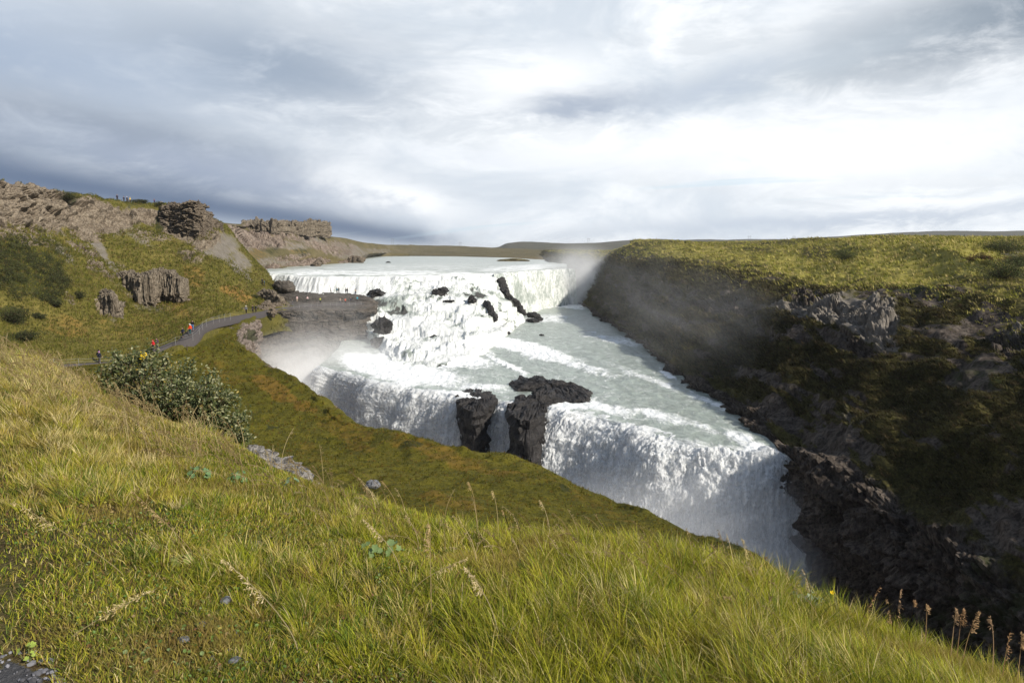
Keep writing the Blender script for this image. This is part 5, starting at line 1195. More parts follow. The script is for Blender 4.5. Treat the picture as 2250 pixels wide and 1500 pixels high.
lobed_plant(638, 1080, .06, 8, 'blue-green lobed herb near the pale brink rocks', (.16, .24, .14))
lobed_plant(835, 1225, .10, 12, 'pale green lobed herb under the thickest nodding seed head', (.17, .24, .09))
lobed_plant(58, 1448, .03, 8, 'bright yellow-green sprout growing out of the gravel corner', (.30, .38, .07), .05)
lobed_plant(1760, 1335, .12, 16, 'grey-green herb patch at the brink below the small panicles', (.22, .27, .17))
lobed_plant(400, 1240, .05, 8, 'small yellowish lobed herb left of the grey stone', (.26, .30, .08), .03)
p = ground_at(1826, 1345); tipf = _ray(1828, 1303); tipf = tipf*(p[1]*.99/tipf[1])
root = bpy.data.objects.new('yellow_flower', None); COL.objects.link(root); root.location = tuple(p); tag(root, 'single small yellow flower at the brink of the bank over the dark gorge', 'flower')
s_, q_ = stalk_geo(p, tipf, .5, dens=2, wid=.0016)
link('stem', mesh_np('stem', s_[0]-p, s_[1], {}, False, {'tint': np.tile((.16, .2, .05), (len(s_[0]), 1))}), M_LEAF, root)
pv, pf = [tipf-p], []
for j in range(5):
    a = j*2*math.pi/5; o_ = len(pv)
    for da, rr, zz_ in ((-.5, .012, .007), (0, .015, .010), (.5, .012, .007)): pv.append(tipf-p+np.array([math.cos(a+da)*rr, -.004+math.sin(a+da)*rr*.5, zz_+math.sin(a+da)*rr*.6]))
    pf += [(0, o_, o_+1), (0, o_+1, o_+2)]
link('petals', mesh_np('petals', np.array(pv), np.array(pf), {}, False, {'tint': np.tile((.80, .58, .02), (len(pv), 1))}), M_LEAF, root)

# ------------------------------------------------------------------ leafy bushes
def tube(path, r0, r1, k=5):
    path = np.array(path); n = len(path); V, F = [], []
    for i in range(n):
        t_ = path[min(i+1, n-1)]-path[max(i-1, 0)]; t_ /= np.linalg.norm(t_)+1e-9; a = np.cross(t_, (.3, .9, .1)); a /= np.linalg.norm(a)+1e-9; b = np.cross(t_, a); r = r0+(r1-r0)*i/(n-1)
        for j in range(k): th = 2*math.pi*j/k; V.append(path[i]+a*math.cos(th)*r+b*math.sin(th)*r)
    for i in range(n-1):
        for j in range(k): a, b = i*k+j, i*k+(j+1) % k; F += [(a, b, b+k), (a, b+k, a+k)]
    return np.array(V), np.array(F)

YB = 7.6
def bush_main():
    s = np.random.default_rng(5)
    root = bpy.data.objects.new('bush', None); COL.objects.link(root); b0 = PY(385, 965, YB); root.location = tuple(b0)
    tag(root, 'grey-green willow bush on the brink of the near bank with a few yellow leaves', 'bush')
    # crown outline measured on the photograph: (px, top py, bottom py)
    prof = [(205, 905, 925), (225, 830, 935), (250, 790, 940), (290, 778, 945), (330, 775, 950), (365, 792, 955), (400, 800, 960), (440, 815, 970), (480, 840, 980), (515, 880, 990), (535, 930, 990), (550, 965, 992)]
    TP, SPV, SPF, o = [], [], [], 0
    tw = 150
    for i in range(tw):
        x = s.uniform(212, 545); tp_ = np.interp(x, [p[0] for p in prof], [p[1] for p in prof]); bt = np.interp(x, [p[0] for p in prof], [p[2] for p in prof])
        y = tp_+(bt-tp_)*s.beta(1.0, 1.5)+s.normal(0, 6); Yd = YB+s.normal(0, .28)*math.sin(math.pi*np.clip((x-200)/350, .15, .85))
        tip = PY(x, y, Yd)-b0; st_ = np.array([(.15*tip[0]), .15*tip[1], -.02])+s.normal(0, .02, 3)
        mid = st_+(tip-st_)*.5+np.array([0, 0, -.06-.1*abs(tip[0])])+s.normal(0, .03, 3)
        t_ = np.linspace(0, 1, 7)[:, None]; path = (1-t_)**2*st_+2*t_*(1-t_)*mid+t_**2*tip
        v_, f_ = tube(path, .007, .0022, 4); SPV.append(v_); SPF.append(f_+o); o += len(v_)
        TP.append(path[-1]); TP.append(path[-2]); TP.append(path[-3])
    for i, (x, y) in enumerate([(330, 768), (250, 776), (362, 782), (470, 818), (222, 812), (512, 868), (300, 772), (418, 795), (540, 915)]):
        tip = PY(x, y, YB+s.normal(0, .1))-b0; mid = tip*np.array([.7, .7, .55]); v_, f_ = tube([np.array([tip[0]*.3, 0, .1]), mid, tip], .006, .002, 4); SPV.append(v_); SPF.append(f_+o); o += len(v_)
        for q_ in range(5): TP.append(tip+(mid-tip)*.1*q_)
    link('branches', mesh_np('branches', np.concatenate(SPV), np.concatenate(SPF), {}, False, {'tint': np.tile((.10, .065, .045), (o, 1))}), leaf_mat('twig', 0, .8), root)
    # leaves along twigs
    TP = np.array(TP); n = 15000
    i = s.integers(0, len(TP), n); P_ = TP[i]+s.normal(0, 1, (n, 3))*np.array([.05, .06, .045])*s.uniform(.2, 1.2, (n, 1))
    N_ = s.normal(0, .6, (n, 3))+np.array([.15, -.35, .75])
    c_ = np.array([(.060, .078, .026), (.090, .108, .040), (.20, .20, .085), (.31, .31, .18), (.40, .30, .07)])[s.choice(5, n, p=[.33, .31, .19, .15, .02])]*s.uniform(.75, 1.25, (n, 1))
    v = leafquads(P_, N_, s.uniform(.026, .046, n), c_, .55, .25, s)
    link('foliage', mesh_np('foliage', v[0], v[1], {}, False, {'tint': v[2]}), M_LEAF, root)
    n = 26; yp = PY(322, 778, YB-.05)-b0; P_ = yp+s.normal(0, 1, (n, 3))*np.array([.035, .02, .02])
    v = leafquads(P_, s.normal(0, .5, (n, 3))+np.array([0, -.6, .6]), s.uniform(.02, .03, n), np.tile((.75, .52, .02), (n, 1)), .6, .2, s)
    a = link('yellow_leaves', mesh_np('yellow_leaves', v[0], v[1], {}, False, {'tint': v[2]}), M_LEAF, root); a['label'] = 'small cluster of bright yellow leaves at the top of the bush'
bush_main()

def nearest(G, px, py, extra=None):
    X, Y, D = proj(G); q = (X-px)**2+(Y-py)**2
    if extra is not None: q = q+extra
    return G.reshape(-1, 3)[q.argmin()].copy()

def shrub(px, py, w_, h_, G, lb, cols, seed, group=None, dens=1.0, name='shrub'):
    """small distant shrub: woody stems with clumps of leaf-sized faces; w_, h_ in metres"""
    s = np.random.default_rng(seed); p = nearest(G, px, py)
    root = bpy.data.objects.new(name, None); COL.objects.link(root); root.location = tuple(p); tag(root, lb, 'shrub', group)
    SV, SF, o = [], [], 0; k = max(5, int(w_*4)); cl = []
    for i in range(k):
        a = s.uniform(0, 6.28); r = w_*.5*math.sqrt(s.uniform(0, 1)); tip = np.array([math.cos(a)*r, math.sin(a)*r*.8, h_*(.55+.45*s.random())*(1-.5*(r/(w_*.5))**2)])
        v_, f_ = tube([np.array([tip[0]*.1, tip[1]*.1, -.2]), tip*np.array([.6, .6, .45]), tip], .05, .02, 4); SV.append(v_); SF.append(f_+o); o += len(v_)
        for f in (1.0, .75, .5): cl.append(tip*np.array([f, f, f])+s.normal(0, .1*w_, 3)*np.array([1, 1, .5]))
    link('stems', mesh_np('stems', np.concatenate(SV), np.concatenate(SF), {}, False, {'tint': np.tile((.08, .06, .045), (o, 1))}), M_TUFT, root)
    cl = np.array(cl); n = int(700*dens*max(1, w_)); i = s.integers(0, len(cl), n); P_ = cl[i]+s.normal(0, 1, (n, 3))*np.array([.13*w_, .13*w_, .10*h_]); P_[:, 2] = np.maximum(P_[:, 2], -.05)
    c_ = np.array(cols)[s.integers(0, len(cols), n)]*s.uniform(.7, 1.3, (n, 1))
    v = leafquads(P_, s.normal(0, .6, (n, 3))+np.array([.2, -.2, .6]), s.uniform(.10, .2, n), c_, .7, .2, s)
    link('foliage', mesh_np('foliage', v[0], v[1], {}, False, {'tint': v[2]}), M_TUFT, root)
DG = [(.030, .038, .014), (.045, .055, .020), (.065, .070, .028), (.05, .04, .022)]
GG = [(.05, .065, .022), (.08, .10, .035), (.12, .135, .055), (.07, .06, .03)]
for i, (x, y, w_, h_, lb) in enumerate([
        (25, 705, 4.2, 2.2, 'dark low shrub on the far left of the green hillside, below the thicket'), (118, 672, 2.6, 1.6, 'small dark shrub between the thicket and the small column outcrop'),
        (60, 748, 3.4, 1.6, 'sparse brown shrub low on the left hillside just above the dry grass'), (85, 700, 1.8, 1.1, 'little round shrub right of the dark low shrub on the left slope'), (170, 655, 2.2, 1.2, 'brownish shrub left of the small column outcrop'),
        (150, 442, 5.0, 1.8, 'dense shrub on the skyline left of the walking figures'), (205, 440, 3.6, 1.6, 'rounded grey-green shrub on the skyline just left of the first figure'), (305, 447, 4.2, 1.2, 'low dark shrub on the skyline right of the yellow-coated figure'), (350, 452, 3, 1.1, 'dark shrub on the skyline touching the crag'),
        (560, 655, 2.2, 1.0, 'dark shrub at the foot of the grassy knoll above the path')]):
    shrub(x, y, w_, h_, HILL_G, lb, DG if i not in (6,) else GG, 400+i)
for i, (x, y, w_, h_, lb) in enumerate([
        (1858, 572, 5.0, 2.6, 'lone grey-green shrub on the sunny plateau top'), (2205, 610, 6.0, 2.8, 'large grey-green shrub at the right edge of the plateau'), (2240, 590, 4.0, 2.2, 'pale shrub behind the large one at the right edge'),
        (2200, 548, 8, 2.4, 'bush on the heath near the horizon at the right'), (2150, 575, 3.6, 1.4, 'reddish brown low shrub on the stony heath'), (2235, 572, 5, 1.0, 'dark red low scrub below the white stones on the heath')]):
    shrub(x, y, w_, h_, WALL_G, lb, GG if i < 4 else [(.12, .05, .03), (.07, .05, .025), (.06, .065, .025)], 430+i)
# the thicket on the left slope reads as one mass
s = np.random.default_rng(77); X, Yp, Dp = proj(HILL_G); q = np.minimum(np.hypot((X-45)/100, (Yp-565)/40), np.hypot((X-70)/80, (Yp-620)/42))
cand = np.argwhere((q < 1.05) & (fbm(HILL_G, .12, 3, .5, 88) > -.35)); sel = cand[s.integers(0, len(cand), 330)]; P0 = HILL_G[sel[:, 0], sel[:, 1]]
n = 34000; i = s.integers(0, len(P0), n); sz = s.uniform(.4, .95, len(P0))
P_ = P0[i]+np.stack([s.normal(0, .42, n), s.normal(0, .42, n), np.abs(s.normal(0, .55, n))], 1)*sz[i][:, None]*1.25
v = leafquads(P_, s.normal(0, .6, (n, 3))+np.array([.3, -.2, .6]), s.uniform(.10, .20, n), np.array(DG+[(.075, .085, .03)])[s.integers(0, 5, n)]*s.uniform(.7, 1.35, (n, 1)), .7, .2, s)
o = link('thicket', mesh_np('thicket', v[0], v[1], {}, False, {'tint': v[2]}), M_TUFT); tag(o, 'dark dwarf birch thicket covering the upper left hillside', 'thicket', kind='stuff')

# ------------------------------------------------------------------ tufts of grass over the slopes
def tufts(name, G, mask, n, size, cols, lab, cat='grass', droop=.5, down=None, seed=0, per=5, wid=.22):
    """clumps of blades spread over a surface, evenly as seen from where the visitor stands"""
    s = np.random.default_rng(seed); C0 = (G[:-1, :-1]+G[1:, 1:])/2
    A = np.linalg.norm(np.cross(G[1:, :-1]-G[:-1, :-1], G[:-1, 1:]-G[:-1, :-1]), axis=-1); X, Yp, D = proj(C0)
    Mk = (mask[:-1, :-1]+mask[1:, 1:])/2
    W_ = A/np.maximum(D, 15)**1.6*Mk*((X > -250) & (X < 2500) & (Yp > 300) & (Yp < 1700))
    W_ = W_.ravel()/W_.sum(); idx = s.choice(W_.size, n, p=W_); i, j = np.unravel_index(idx, A.shape)
    u_, v_ = s.random((n, 1)), s.random((n, 1)); P = G[i, j]*(1-u_)*(1-v_)+G[i+1, j]*u_*(1-v_)+G[i, j+1]*(1-u_)*v_+G[i+1, j+1]*u_*v_
    D = proj(P)[2]
    P = np.repeat(P, per, 0); Dr = np.repeat(D, per); N = len(P)
    sz = s.uniform(.6, 1.4, n).repeat(per)*s.uniform(.7, 1.2, N)*size*np.clip(Dr/90, .35, 1.8)
    P = P+s.normal(0, .3, (N, 3))*sz[:, None]*np.array([1, 1, .15])
    az_ = s.uniform(0, 6.28, N) if down is None else down+s.normal(0, .7, N)
    cc_ = np.array(cols)[s.integers(0, len(cols), n)].repeat(per, 0)*s.uniform(.75, 1.3, (N, 1))
    nz = fbm(P, .12, 3, .5, seed+4)[:, None]; cc_ = cc_*(1+.35*nz)
    global RNG
    v = blades(P, sz, sz*wid, np.abs(s.normal(droop*1.2, .35, N)).clip(0, 2.2), az_, cc_, 2, 1.3)
    o = link(name, mesh_np(name, v[0], v[1], {}, True, {'tint': v[2]}), M_TUFT); tag(o, lab, cat, kind='stuff'); return o
hm = (1-sstep(np.broadcast_to(0, HILL_G.shape[:2])+paint(HILL_G, [(-100, 440, 260, 60, 8, 1), (60, 450, 150, 55, 12, 1), (200, 475, 110, 42, 12, .95), (300, 475, 90, 26, 6, .9), (400, 490, 62, 44, 10, 1), (215, 540, 14, 48, -38, .85), (480, 550, 44, 16, 33, .95), (495, 535, 40, 26, 35, .9), (530, 570, 34, 16, 42, .9), (455, 545, 40, 14, 25, .8), (330, 628, 72, 32, 3, .7), (238, 668, 30, 30, 30, .7), (190, 500, 30, 30, 0, .9)]), .3, .6))
cl3 = PATH_CL[None, None]; 
def path_clear(G, r=1.9):
    d_ = np.full(G.shape[:2], 99.)
    for p in PATH_CL[::2]: d_ = np.minimum(d_, np.hypot(G[..., 0]-p[0], G[..., 1]-p[1]))
    return sstep(d_, r*.8, r*1.2)
tufts('slope_grass', HILL_G, hm*path_clear(HILL_G), 34000, .30, [(.11, .115, .02), (.155, .155, .027), (.21, .19, .045), (.085, .09, .02), (.17, .13, .045)], 'tufted grass and moss on the left hillside', seed=501, down=-.6)
tufts('moss_tufts', SLOPE_G, sstep(SLOPE_HV, 2.85, 3.1)*path_clear(SLOPE_G), 42000, .26, [(.075, .07, .007), (.115, .098, .011), (.045, .05, .006), (.15, .115, .02), (.11, .065, .014), (.15, .145, .02)], 'short moss and heather tufts on the slope above the gorge', seed=511, droop=.7)
wm = (1-sstep(WALL_ROCK, .3, .6))*sstep(WALL_HV, 2.2, 2.8)
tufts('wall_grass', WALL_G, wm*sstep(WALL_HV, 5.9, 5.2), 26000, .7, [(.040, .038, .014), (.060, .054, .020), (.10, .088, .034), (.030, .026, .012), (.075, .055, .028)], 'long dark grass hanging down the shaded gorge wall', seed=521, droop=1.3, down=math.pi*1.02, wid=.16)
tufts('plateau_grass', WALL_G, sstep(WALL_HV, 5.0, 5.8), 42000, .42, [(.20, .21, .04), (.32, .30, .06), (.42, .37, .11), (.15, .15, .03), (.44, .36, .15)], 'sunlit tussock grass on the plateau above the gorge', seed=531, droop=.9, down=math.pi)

# ------------------------------------------------------------------ people
def skin_mesh(name, verts, edges, root=0, sub=1):
    me = bpy.data.meshes.new(name); me.from_pydata([v[:3] for v in verts], edges, [])
    ob = bpy.data.objects.new(name, me); COL.objects.link(ob)
    sk = ob.modifiers.new('s', 'SKIN'); sk.use_smooth_shade = True
    if sub: ob.modifiers.new('u', 'SUBSURF').levels = sub
    lay = me.skin_vertices[0].data
    for i, v in enumerate(verts):
        lay[i].radius = (v[3], v[4] if len(v) > 4 else v[3]); lay[i].use_root = (i == root)
    bpy.context.view_layer.update()
    dg = bpy.context.evaluated_depsgraph_get(); out = bpy.data.meshes.new_from_object(ob.evaluated_get(dg)); out.name = name
    bpy.data.objects.remove(ob); bpy.data.meshes.remove(me)
    return out

def figure(pose):
    """joints of a standing, walking or photographing figure, facing -Y, 1.72 m"""
    st_ = {'stand': (.02, -.02), 'walk': (.20, -.22), 'photo': (.03, -.01)}[pose]
    J = {'pel': (0, 0, .95), 'wai': (0, 0, 1.10), 'che': (0, .01, 1.30), 'nec': (0, .01, 1.46), 'hd0': (0, 0, 1.54), 'hd': (0, -.01, 1.62), 'top': (0, 0, 1.70)}
    for s_, n in ((1, 'L'), (-1, 'R')):
        f = st_[0] if s_ > 0 else st_[1]
        J['hip'+n] = (.09*s_, 0, .90); J['kne'+n] = (.10*s_, -.5*f-(.04 if pose == 'walk' else .01), .49); J['ank'+n] = (.105*s_, -f+(.03 if f < 0 else 0), .08); J['toe'+n] = (.12*s_, -f-.16, .035)
        J['sho'+n] = (.17*s_, .01, 1.40)
        if pose == 'photo': J['elb'+n] = (.24*s_, -.12, 1.20); J['wri'+n] = (.07*s_, -.32, 1.40)
        elif pose == 'walk': J['elb'+n] = (.23*s_, .06+.4*f, 1.14); J['wri'+n] = (.22*s_, .35*f*1.8-.06, .93)
        else: J['elb'+n] = (.24*s_, .03, 1.14); J['wri'+n] = (.21*s_, -.07, .90)
    return J

def build_person_meshes(pose):
    J = figure(pose); V, E, ix = [], [], {}
    def add(k, r, r2=None, p=None): ix[k] = len(V); q = p or J[k]; V.append((*q, r, r2 or r)); return ix[k]
    for k, r, r2 in (('pel', .15, .11), ('wai', .135, .10), ('che', .165, .115), ('nec', .055, .055), ('hd0', .065, .075), ('hd', .080, .098), ('top', .062, .075)): add(k, r, r2)
    for a, b in (('pel', 'wai'), ('wai', 'che'), ('che', 'nec'), ('nec', 'hd0'), ('hd0', 'hd'), ('hd', 'top')): E.append((ix[a], ix[b]))
    for n in 'LR':
        for k, r in (('hip', .095), ('kne', .058), ('ank', .038), ('toe', .035), ('sho', .065), ('elb', .042), ('wri', .026)): add(k+n, r)
        E += [(ix['pel'], ix['hip'+n]), (ix['hip'+n], ix['kne'+n]), (ix['kne'+n], ix['ank'+n]), (ix['ank'+n], ix['toe'+n]), (ix['che'], ix['sho'+n]), (ix['sho'+n], ix['elb'+n]), (ix['elb'+n], ix['wri'+n])]
        w_ = Vector(J['wri'+n]); dr = (w_-Vector(J['elb'+n])).normalized(); s_ = 1 if n == 'L' else -1
        side_ = Vector((0, 1, 0)) if pose != 'photo' else Vector((0, 0, 1)); side_ = (side_-dr*side_.dot(dr)).normalized(); pn = dr.cross(side_)
        palm = w_+dr*.055; add('pal'+n, .026, .014, tuple(palm)); E.append((ix['wri'+n], ix['pal'+n]))
        for q, (o_, ln) in enumerate(((-.030, .065), (-.010, .078), (.010, .074), (.028, .058))):
            a = palm+dr*.035+side_*o_; b = a+dr*ln*.55+pn*.010*s_; c_ = b+dr*ln*.35+pn*.022*s_
            add(f'f{q}{n}', .009, None, tuple(a)); add(f'g{q}{n}', .008, None, tuple(b)); add(f'h{q}{n}', .006, None, tuple(c_))
            E += [(ix['pal'+n], ix[f'f{q}{n}']), (ix[f'f{q}{n}'], ix[f'g{q}{n}']), (ix[f'g{q}{n}'], ix[f'h{q}{n}'])]
        a = palm-side_*.035-dr*.01; b = a+dr*.03-side_*.02
        add('t0'+n, .010, None, tuple(a)); add('t1'+n, .008, None, tuple(b)); E += [(ix['pal'+n], ix['t0'+n]), (ix['t0'+n], ix['t1'+n])]
    no = len(V); V.append((0, -.115, 1.60, .014, .014)); E.append((ix['hd'], no))
    for s_ in (-1, 1): no = len(V); V.append((.088*s_, .0, 1.61, .018, .012)); E.append((ix['hd'], no))
    body = skin_mesh('body', V, E, 0, 1)
    V, E = [], []
    for q, r, r2 in ((J['pel'], .175, .135), (J['wai'], .17, .13), (J['che'], .195, .145), ((0, .01, 1.44), .085, .08)): V.append((*q, r, r2))
    V[0] = (0, 0, .84, .175, .14)
    E += [(0, 1), (1, 2), (2, 3)]
    for n in 'LR':
        o_ = len(V); w_ = Vector(J['elb'+n]).lerp(Vector(J['wri'+n]), .93)
        V += [(*J['sho'+n], .085, .085), (*J['elb'+n], .062, .062), (*w_, .045, .045)]; E += [(2, o_), (o_, o_+1), (o_+1, o_+2)]
    jacket = skin_mesh('jacket', V, E, 1, 1)
    V = [(0, 0, .93, .16, .125)]; E = []
    for n in 'LR':
        o_ = len(V); a = Vector(J['kne'+n]).lerp(Vector(J['ank'+n]), .92)
        V += [(*J['hip'+n], .11, .11), (*J['kne'+n], .078, .078), (*a, .062, .062)]; E += [(0, o_), (o_, o_+1), (o_+1, o_+2)]
    trousers = skin_mesh('trousers', V, E, 0, 1)
    boots = []
    for n in 'LR':
        a, t_ = Vector(J['ank'+n]), Vector(J['toe'+n])
        boots.append(skin_mesh('boot', [(a.x, a.y+.05, .05, .045, .045), (a.x, a.y, .055, .05, .05), (t_.x, t_.y-.02, .04, .045, .035)], [(0, 1), (1, 2)], 1, 1))
    hair = skin_mesh('hair', [(0, .045, 1.60, .075, .085), (0, .03, 1.67, .085, .09), (0, -.02, 1.715, .07, .06)], [(0, 1), (1, 2)], 1, 1)
    pack = skin_mesh('backpack', [(0, .20, 1.12, .12, .08), (0, .21, 1.28, .14, .09), (0, .19, 1.42, .10, .07)], [(0, 1), (1, 2)], 1, 1)
    return dict(body=body, jacket=jacket, trousers=trousers, boots=boots, hair=hair, pack=pack)
PM = {p: build_person_meshes(p) for p in ('stand', 'walk', 'photo')}
_cl = {}
def cloth(c_):
    if c_ not in _cl:
        m, t = mat('cloth_%d' % len(_cl)); n = t.noise(t.coord(), 9, 3, .6); t.bsdf(t.mix(n, tuple(x*.8 for x in c_), tuple(min(1, x*1.15) for x in c_)), .85, spec=.15); _cl[c_] = m
    return _cl[c_]
SKIN = cloth((.50, .32, .24))
BLK, NAV, RED, ORG, YEL, PUR, TEA, TUR, LIM, BEI, GRY, JEA, WHT, PNK, DGR = (.012, .012, .015), (.02, .025, .05), (.62, .02, .03), (.85, .08, .02), (.85, .55, .02), (.09, .03, .11), (.02, .14, .20), (.05, .42, .55), (.62, .68, .05), (.42, .34, .26), (.12, .125, .14), (.08, .16, .32), (.75, .75, .78), (.55, .40, .40), (.03, .04, .035)
def person(p, pose, jk, tr, hair, face, label, h=1.0, pack=None, group=None, hood=None):
    root = bpy.data.objects.new('person', None); COL.objects.link(root); root.location = tuple(p); root.rotation_euler = (0, 0, math.radians(face)); root.scale = (h, h, h)
    tag(root, label, 'person', group); M_ = PM[pose]
    def put(n, me, m):
        o = bpy.data.objects.new(n, me); COL.objects.link(o); o.parent = root
        if not me.materials: me.materials.append(m)
        o.material_slots[0].link = 'OBJECT'; o.material_slots[0].material = m; return o
    put('body', M_['body'], SKIN); put('jacket', M_['jacket'], cloth(jk)); put('trousers', M_['trousers'], cloth(tr)); put('hood' if hood else 'hair', M_['hair'], cloth(hood or hair))
    for b in M_['boots']: put('boot', b, cloth(BLK))
    if pack: put('backpack', M_['pack'], cloth(pack))
    return root

def on(G, px, py, dz=0.0):
    X, Yp, D = proj(G); q = (X-px)**2+(Yp-py)**2; p = G.reshape(-1, 3)[q.argmin()]; r = _ray(px, py); r = r*(p[1]/r[1]); return np.array([r[0], p[1], p[2]+dz])
def onpath(px, py, s_=0.0):
    X, Yp, D = proj(PATH_CL+np.array([0, 0, .25])); i = ((X-px)**2).argmin() if abs(s_) < 9 else 0
    q = PATH_CL[i]+PATH_N[i]*s_*PATH_W[i]; return np.array([q[0], q[1], q[2]+.21])
HR = (.05, .03, .02); g1, g2, g3, g4, g5 = 'figures on the skyline of the hill', 'walkers on the hillside path', 'visitors on top of the viewing ledge', 'visitors at the railing of the lower terrace', 'visitors at the edge of the first fall'
def ridge_p(px):
    p = on(HILL_G, px, 0); c_ = HILL_G.reshape(-1, 3); X, Yp, D = proj(HILL_G); m_ = np.abs(X-px) < 1.6; i = np.where(m_, Yp, 1e9).argmin(); return c_[i]+np.array([0, .5, -.05])
person(ridge_p(257), 'stand', NAV, BLK, HR, 20, 'person in dark clothes standing alone on the skyline, leftmost of the figures there', group=g1)
person(ridge_p(271.5), 'stand', NAV, DGR, HR, 60, 'person with a backpack on the skyline beside the pair with the yellow coat', pack=BLK, group=g1)
person(ridge_p(279), 'stand', BLK, BLK, WHT, 80, 'person in black with pale hair on the skyline facing the yellow coat', group=g1)
person(ridge_p(285.5), 'stand', YEL, BLK, HR, -80, 'person in a bright yellow coat standing on the hill skyline', h=.96, group=g1, hood=YEL)
person(ridge_p(339), 'photo', PUR, NAV, HR, 10, 'person in purple alone on the skyline near the crag', h=.92, group=g1)
person(onpath(214, 799, -.6), 'walk', NAV, BLK, (.4, .2, .45), 165, 'walker in navy with a mauve hat on the nearest bend of the path', group=g2)
person(onpath(223, 797, .6), 'walk', BLK, BLK, BLK, 165, 'walker all in black on the nearest bend of the path', h=1.06, group=g2)
person(onpath(336, 770, -.3), 'walk', RED, BLK, RED, -25, 'walker in a crimson hooded jacket on the path above the bush', group=g2, hood=RED)
person(onpath(346, 766, .3), 'walk', PUR, BLK, HR, -30, 'walker in dark purple beside the crimson jacket on the path', group=g2)
person(onpath(408, 749, .5), 'walk', NAV, BLK, BLK, -20, 'walker in dark navy beside the orange-red jacket on the path corner', h=.95, group=g2)
person(onpath(416, 745, -.2), 'walk', ORG, (.01, .06, .07), WHT, -20, 'walker in orange-red jacket and white hat', h=1.05, group=g2)
person(onpath(426, 722, .2), 'walk', BLK, JEA, BLK, 10, 'walker in a black jacket and blue jeans just beyond the path corner', group=g2)
person(onpath(544, 692, .3), 'walk', GRY, BLK, WHT, 10, 'walker in grey with white cap where the path meets the rocks', group=g2)
person(onpath(557, 690, .4), 'stand', BLK, BLK, HR, 60, 'dark figure standing in front of the rock cut on the path, left of two', group=g2)
person(onpath(563, 689, -.2), 'stand', DGR, BLK, HR, -30, 'dark figure standing in front of the rock cut on the path, right of two', group=g2)
for x, y, jk, tr, ps, fc, lb in ((727, 643, GRY, BLK, 'walk', 90, 'grey figure walking on the top of the ledge, farthest left against the white fall'), (740.5, 643, TEA, BLK, 'stand', 170, 'left one of two figures close together on top of the ledge'), (744.5, 643, DGR, GRY, 'stand', -150, 'right one of two figures close together on top of the ledge'),
                              (760, 644, GRY, BLK, 'stand', 180, 'slim grey figure in the second pair on top of the ledge'), (763.5, 644, BLK, GRY, 'stand', 150, 'darker figure in the second pair on top of the ledge'), (781.5, 646, BEI, NAV, 'photo', 190, 'brown-clad figure alone near the outer end of the ledge top, arms raised')):
    person(on(LEDGE_G, x, y+1.5, .02), ps, jk, tr, HR, fc, lb, group=g3)
for x, y, jk, tr, ps, fc, lb in ((643, 673, GRY, GRY, 'stand', -60, 'grey figure at the left start of the lower terrace'), (653, 663, PNK, BEI, 'stand', 30, 'figure in pale pink on the lower terrace left of the lime jacket'), (704, 667, LIM, BLK, 'photo', 0, 'figure in a lime yellow jacket alone on the lower terrace'),
                              (748, 668, BEI, GRY, 'stand', -20, 'beige figure on the lower terrace left of the orange jacket'), (759, 668.5, (.80, .14, .06), BLK, 'photo', 0, 'figure in an orange jacket on the lower terrace'), (752, 665, BLK, BLK, 'stand', 90, 'dark figure standing behind the orange jacket on the lower terrace'),
                              (771, 667, NAV, BLK, 'stand', 10, 'navy figure between the orange and turquoise jackets on the lower terrace'), (785, 664, TUR, BLK, 'stand', -20, 'figure in a turquoise jacket near the outer end of the lower terrace'), (676, 664, PNK, DGR, 'stand', 40, 'dim figure in mist right of the pale pink one on the lower terrace')):
    person(on(LEDGE_G, x, y, .02), ps, jk, tr, HR, fc, lb, group=g4)
for x, y, jk, tr, ps, fc, lb in ((576.5, 624, NAV, BLK, 'stand', 150, 'dark figure at the very edge of the first fall, left of the teal jacket'), (581, 628, TEA, NAV, 'stand', 120, 'figure in a teal jacket at the edge of the first fall'), (594, 630, (.60, .03, .08), BLK, 'stand', 60, 'left one of two figures in crimson jackets beside the first fall'), (601.5, 630, (.66, .04, .09), GRY, 'stand', -60, 'right one of two figures in crimson jackets beside the first fall')):
    q = PY(x, y, 214 if x < 590 else 212); gz = on(LEDGE_G if x > 586 else HILL_G, x, y); q = gz
    person(q, ps, jk, tr, HR, fc, lb, group=g5)

# ------------------------------------------------------------------ rope fence beside the path, railing on the terrace, marker post, far pylons
m, t = mat('grey_metal'); t.bsdf((.26, .26, .25, 1), .6, spec=.3); M_MET = m
m, t = mat('old_wood'); t.bsdf(t.mix(t.noise(t.coord(), 12, 4), (.05, .035, .025), (.10, .08, .06)), .9); M_WOOD = m
def fence(name, pts, label, cat, h=1.0, r=.026, ropes=(.95, .55), m=M_MET, rr=.014):
    root = bpy.data.objects.new(name, None); COL.objects.link(root); root.location = tuple(pts[0]); tag(root, label, cat); b0 = np.array(pts[0])
    pv, pf = tube([(0, 0, -.3), (0, 0, h*.5), (0, 0, h)], r, r*.85, 6); pf = np.concatenate([pf, [(12, 13, 14), (12, 14, 15), (12, 15, 16), (12, 16, 17)]])
    me = mesh_np('post', pv, pf, {}, False); me.materials.append(m)
    for p in pts: o = bpy.data.objects.new('post', me); COL.objects.link(o); o.parent = root; o.location = tuple(np.array(p)-b0)
    for z in ropes:
        path = []
        for a, b in zip(pts[:-1], pts[1:]):
            for f in (0, .33, .66): path.append(np.array(a)*(1-f)+np.array(b)*f-b0+np.array([0, 0, z*h-.10*math.sin(math.pi*f)]))
        path.append(np.array(pts[-1])-b0+np.array([0, 0, z*h])); v_, f_ = tube(path, rr, rr, 4)
        link('rope', mesh_np('rope', v_, f_, {}, False), m, root)
    return root
